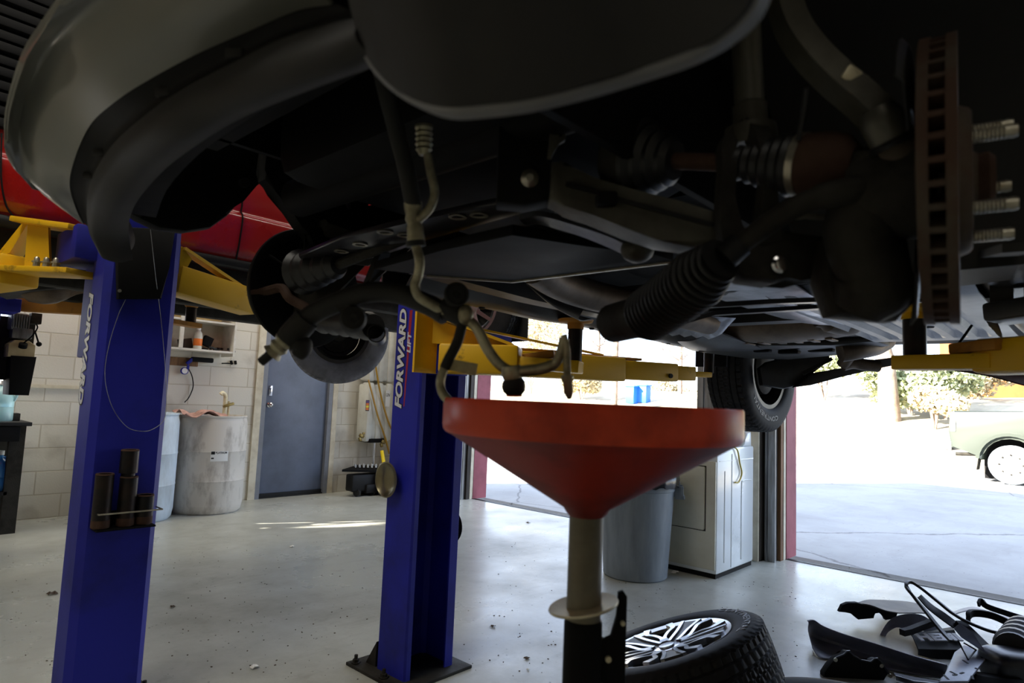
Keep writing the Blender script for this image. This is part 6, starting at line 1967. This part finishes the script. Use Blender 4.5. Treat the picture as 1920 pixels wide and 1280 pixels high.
hp = PD(1871, 603, 1.75)
M().sheet(dense([[PD(1845, 588, 1.8), PD(1858, 584, 1.78), PD(1868, 598, 1.76)], [PD(1850, 604, 1.78), PD(1866, 606, 1.75), PD(1876, 618, 1.73)], [PD(1858, 612, 1.76), PD(1868, 626, 1.74), PD(1878, 634, 1.72)]], 3), .003).done('foil_scrap', 'heat_shield', suv)
M().bar(PD(1862, 590, 1.7), PD(1960, 575, 1.6), .12, .05, bev=.01).bar(PD(1880, 585, 1.68), PD(1880, 585, 1.68) + V((0, 0, .14)), .05, .03).bar(PD(1945, 577, 1.61), PD(1945, 577, 1.61) + V((0, 0, .14)), .05, .03).done('side_rail', 'under_grey', suv)
M().tube([PD(1790, 655, 1.9), PD(1822, 610, 1.95)], .004, 6).done('drain_plug', 'black_metal', suv)
# rear bumper glimpsed under the arm at the right edge
M().sheet(dense([[PD(1780, 694, 4.2), PD(1850, 705, 4.1), PD(1930, 726, 4.0)], [PD(1790, 690, 4.3), PD(1860, 696, 4.2), PD(1940, 706, 4.1)], [PD(1790, 680, 4.3), PD(1860, 684, 4.2), PD(1940, 690, 4.1)], [PD(1785, 600, 4.3), PD(1865, 605, 4.2), PD(1945, 610, 4.1)]], 4), .01).done('rear_valance', 'rust', suv)

# ---------------------------------------------------------------- refrigerant hoses hanging in the foreground
hs = thing('refrigerant_hose', 'air conditioning hose assembly hanging from the grey car into the red funnel', 'hose', PD(860, 560, .98))
M().tube(spl([PD(708, 90, .86), PD(722, 160, .88), PD(742, 240, .91), PD(760, 310, .93), PD(776, 388, .95)], 6), .0125, 16).done('hose', 'hose_rubber', hs)
fe = [PD(774, 380, .95), PD(775, 390, .95), PD(775, 402, .95), PD(776, 410, .95), PD(777, 420, .95), PD(778, 428, .95), PD(779, 438, .95), PD(780, 450, .95), PD(780, 458, .95)]
M().tube(fe, [.0135, .0135, .0115, .013, .0105, .0125, .0125, .0135, .0125], 18).done('ferrule', 'hose_aluminium', hs)
M().tube([PD(779, 452, .95), PD(780, 462, .95)], .0145, 16).done('ring', 'hose_rubber', hs)
M().tube(spl([PD(780, 460, .95), PD(787, 490, .955), PD(784, 515, .96), PD(778, 535, .965), PD(786, 556, .97), PD(815, 574, .975), PD(842, 590, .98)], 6), .0075, 12).done('tube', 'hose_aluminium', hs)
M().tube(spl([PD(784, 412, .945), PD(806, 390, .94), PD(815, 360, .94), PD(808, 325, .94), PD(802, 290, .94)], 6), .0065, 12).done('tube', 'hose_aluminium', hs)
vt = [PD(795, 236 + k * 5, .94) for k in range(12)]
M().tube(vt, [.013, .0135, .011, .0135, .0105, .0135, .0105, .0135, .0105, .0125, .009, .007], 16).done('service_port', 'hose_aluminium', hs)
cp_ = PD(855, 553, .97)
cd_ = (CAMR @ V((.25, .15, 1))).normalized()
M().lathe([(0, -.022), (.013, -.022), (.015, -.006), (.0185, -.004), (.019, .006), (.016, .008), (.0145, .003), (.006, .004), (.005, 0), (0, 0)], cp_, cd_, 28).done('port_cap', 'hose_rubber', hs)
M().tube([PD(826, 574, .985), PD(876, 600, .985)], .016, 14).done('junction_block', 'hose_rubber', hs)
M().ball(PD(873, 590, .975), .0125, (1, 1, 1.3), 3).done('junction_fitting', 'hose_aluminium', hs)
# hose running left to its capped fitting
M().tube(spl([PD(836, 590, .985), PD(800, 570, 1.0), PD(740, 549, 1.02), PD(680, 550, 1.03), PD(620, 572, 1.04), PD(582, 592, 1.05), PD(552, 618, 1.05)], 7), .0165, 16).done('hose', 'hose_rubber', hs)
M().tube([PD(575, 598, 1.05), PD(545, 632, 1.05), PD(538, 640, 1.05)], [.0215, .022, .02], 16).done('hose_end_sleeve', 'hose_rubber', hs)
M().tube([PD(540, 632, 1.05), PD(533, 640, 1.05), PD(528, 645, 1.05), PD(523, 650, 1.05), PD(517, 656, 1.05), PD(510, 662, 1.05)], [.016, .0175, .0135, .0165, .0125, .0175], 16).done('ferrule', 'hose_aluminium', hs)
M().tube([PD(514, 658, 1.05), PD(489, 679, 1.05)], .0078, 12).done('end_cap', 'hose_rubber', hs)
M().tube(spl([PD(560, 640, 1.05), PD(566, 655, 1.05), PD(558, 668, 1.05)], 4), [.017, .018, .019, .018, .016, .014, .013, .012, .01], 14).done('clamp', 'hose_rubber', hs)
pc_ = PD(662, 598, 1.03)
M().lathe([(0, -.012), (.02, -.012), (.022, .0), (.018, .01), (.008, .011), (.007, .014), (.003, .014), (0, .012)], pc_, cd_, 24).done('clamp_grommet', 'hose_rubber', hs)
M().strip([PD(640, 568, 1.03), PD(652, 585, 1.03), PD(668, 610, 1.025)], .012, .02).done('clamp_strap', 'hose_rubber', hs)
# left leg down to the funnel with a paper tag
M().tube(spl([PD(868, 602, .98), PD(858, 640, .975), PD(842, 672, .97), PD(834, 690, .97)], 5), .0082, 12).done('hose', 'hose_rubber', hs)
M().tube(spl([PD(834, 688, .97), PD(826, 712, .965), PD(829, 735, .96), PD(842, 752, .955), PD(858, 772, .955)], 5), .0068, 12).done('tube', 'hose_aluminium', hs)
tgp = [PD(846, 672, .968), PD(896, 682, .962), PD(892, 704, .962), PD(842, 694, .968)]
M().prism(tgp, V((.737, .676, 0)) * .004, .001).done('paper_tag', 'label_paper', hs)
# right leg
M().tube(spl([PD(876, 598, .98), PD(896, 618, .97), PD(912, 650, .965), PD(930, 676, .96), PD(946, 690, .955), PD(962, 698, .95)], 6), .0082, 12).done('tube', 'hose_aluminium', hs)
M().tube([PD(958, 686, .95), PD(960, 700, .95), PD(962, 714, .95)], [.014, .016, .013], 16).done('port_body', 'hose_aluminium', hs)
fb_ = [PD(962, 708, .95), PD(963, 716, .95), PD(963, 724, .95), PD(964, 734, .95), PD(964, 741, .95)]
M().tube(fb_, [.013, .017, .018, .0165, .011], 18).done('port_nut', 'hose_rubber', hs)
M().tube([PD(964, 738, .95), PD(964, 743, .95)], .012, 16).done('o_ring', 'orange_seal', hs)
M().tube(spl([PD(962, 698, .95), PD(985, 695, .945), PD(1012, 692, .94), PD(1036, 684, .938), PD(1046, 674, .936), PD(1053, 655, .935), PD(1058, 634, .934)], 5), [.0085] * 16 + [.0075] * 6 + [.0075] * 9, 12).done('tube', 'hose_aluminium', hs)
M().tube(spl([PD(1057, 628, .934), PD(1062, 650, .93), PD(1063, 680, .928), PD(1064, 706, .926)], 5), [.005] * 6 + [.0055] * 10, 12).done('tube', 'hose_aluminium', hs)
M().tube([PD(1064, 704, .926), PD(1064, 711, .926), PD(1065, 718, .926), PD(1066, 735, .926), PD(1068, 748, .926)], [.009, .0095, .0075, .0075, .003], 14).done('nozzle', 'hose_aluminium', hs)

for o in LOCALS:
    if '_local' in o:
        del o['_local']
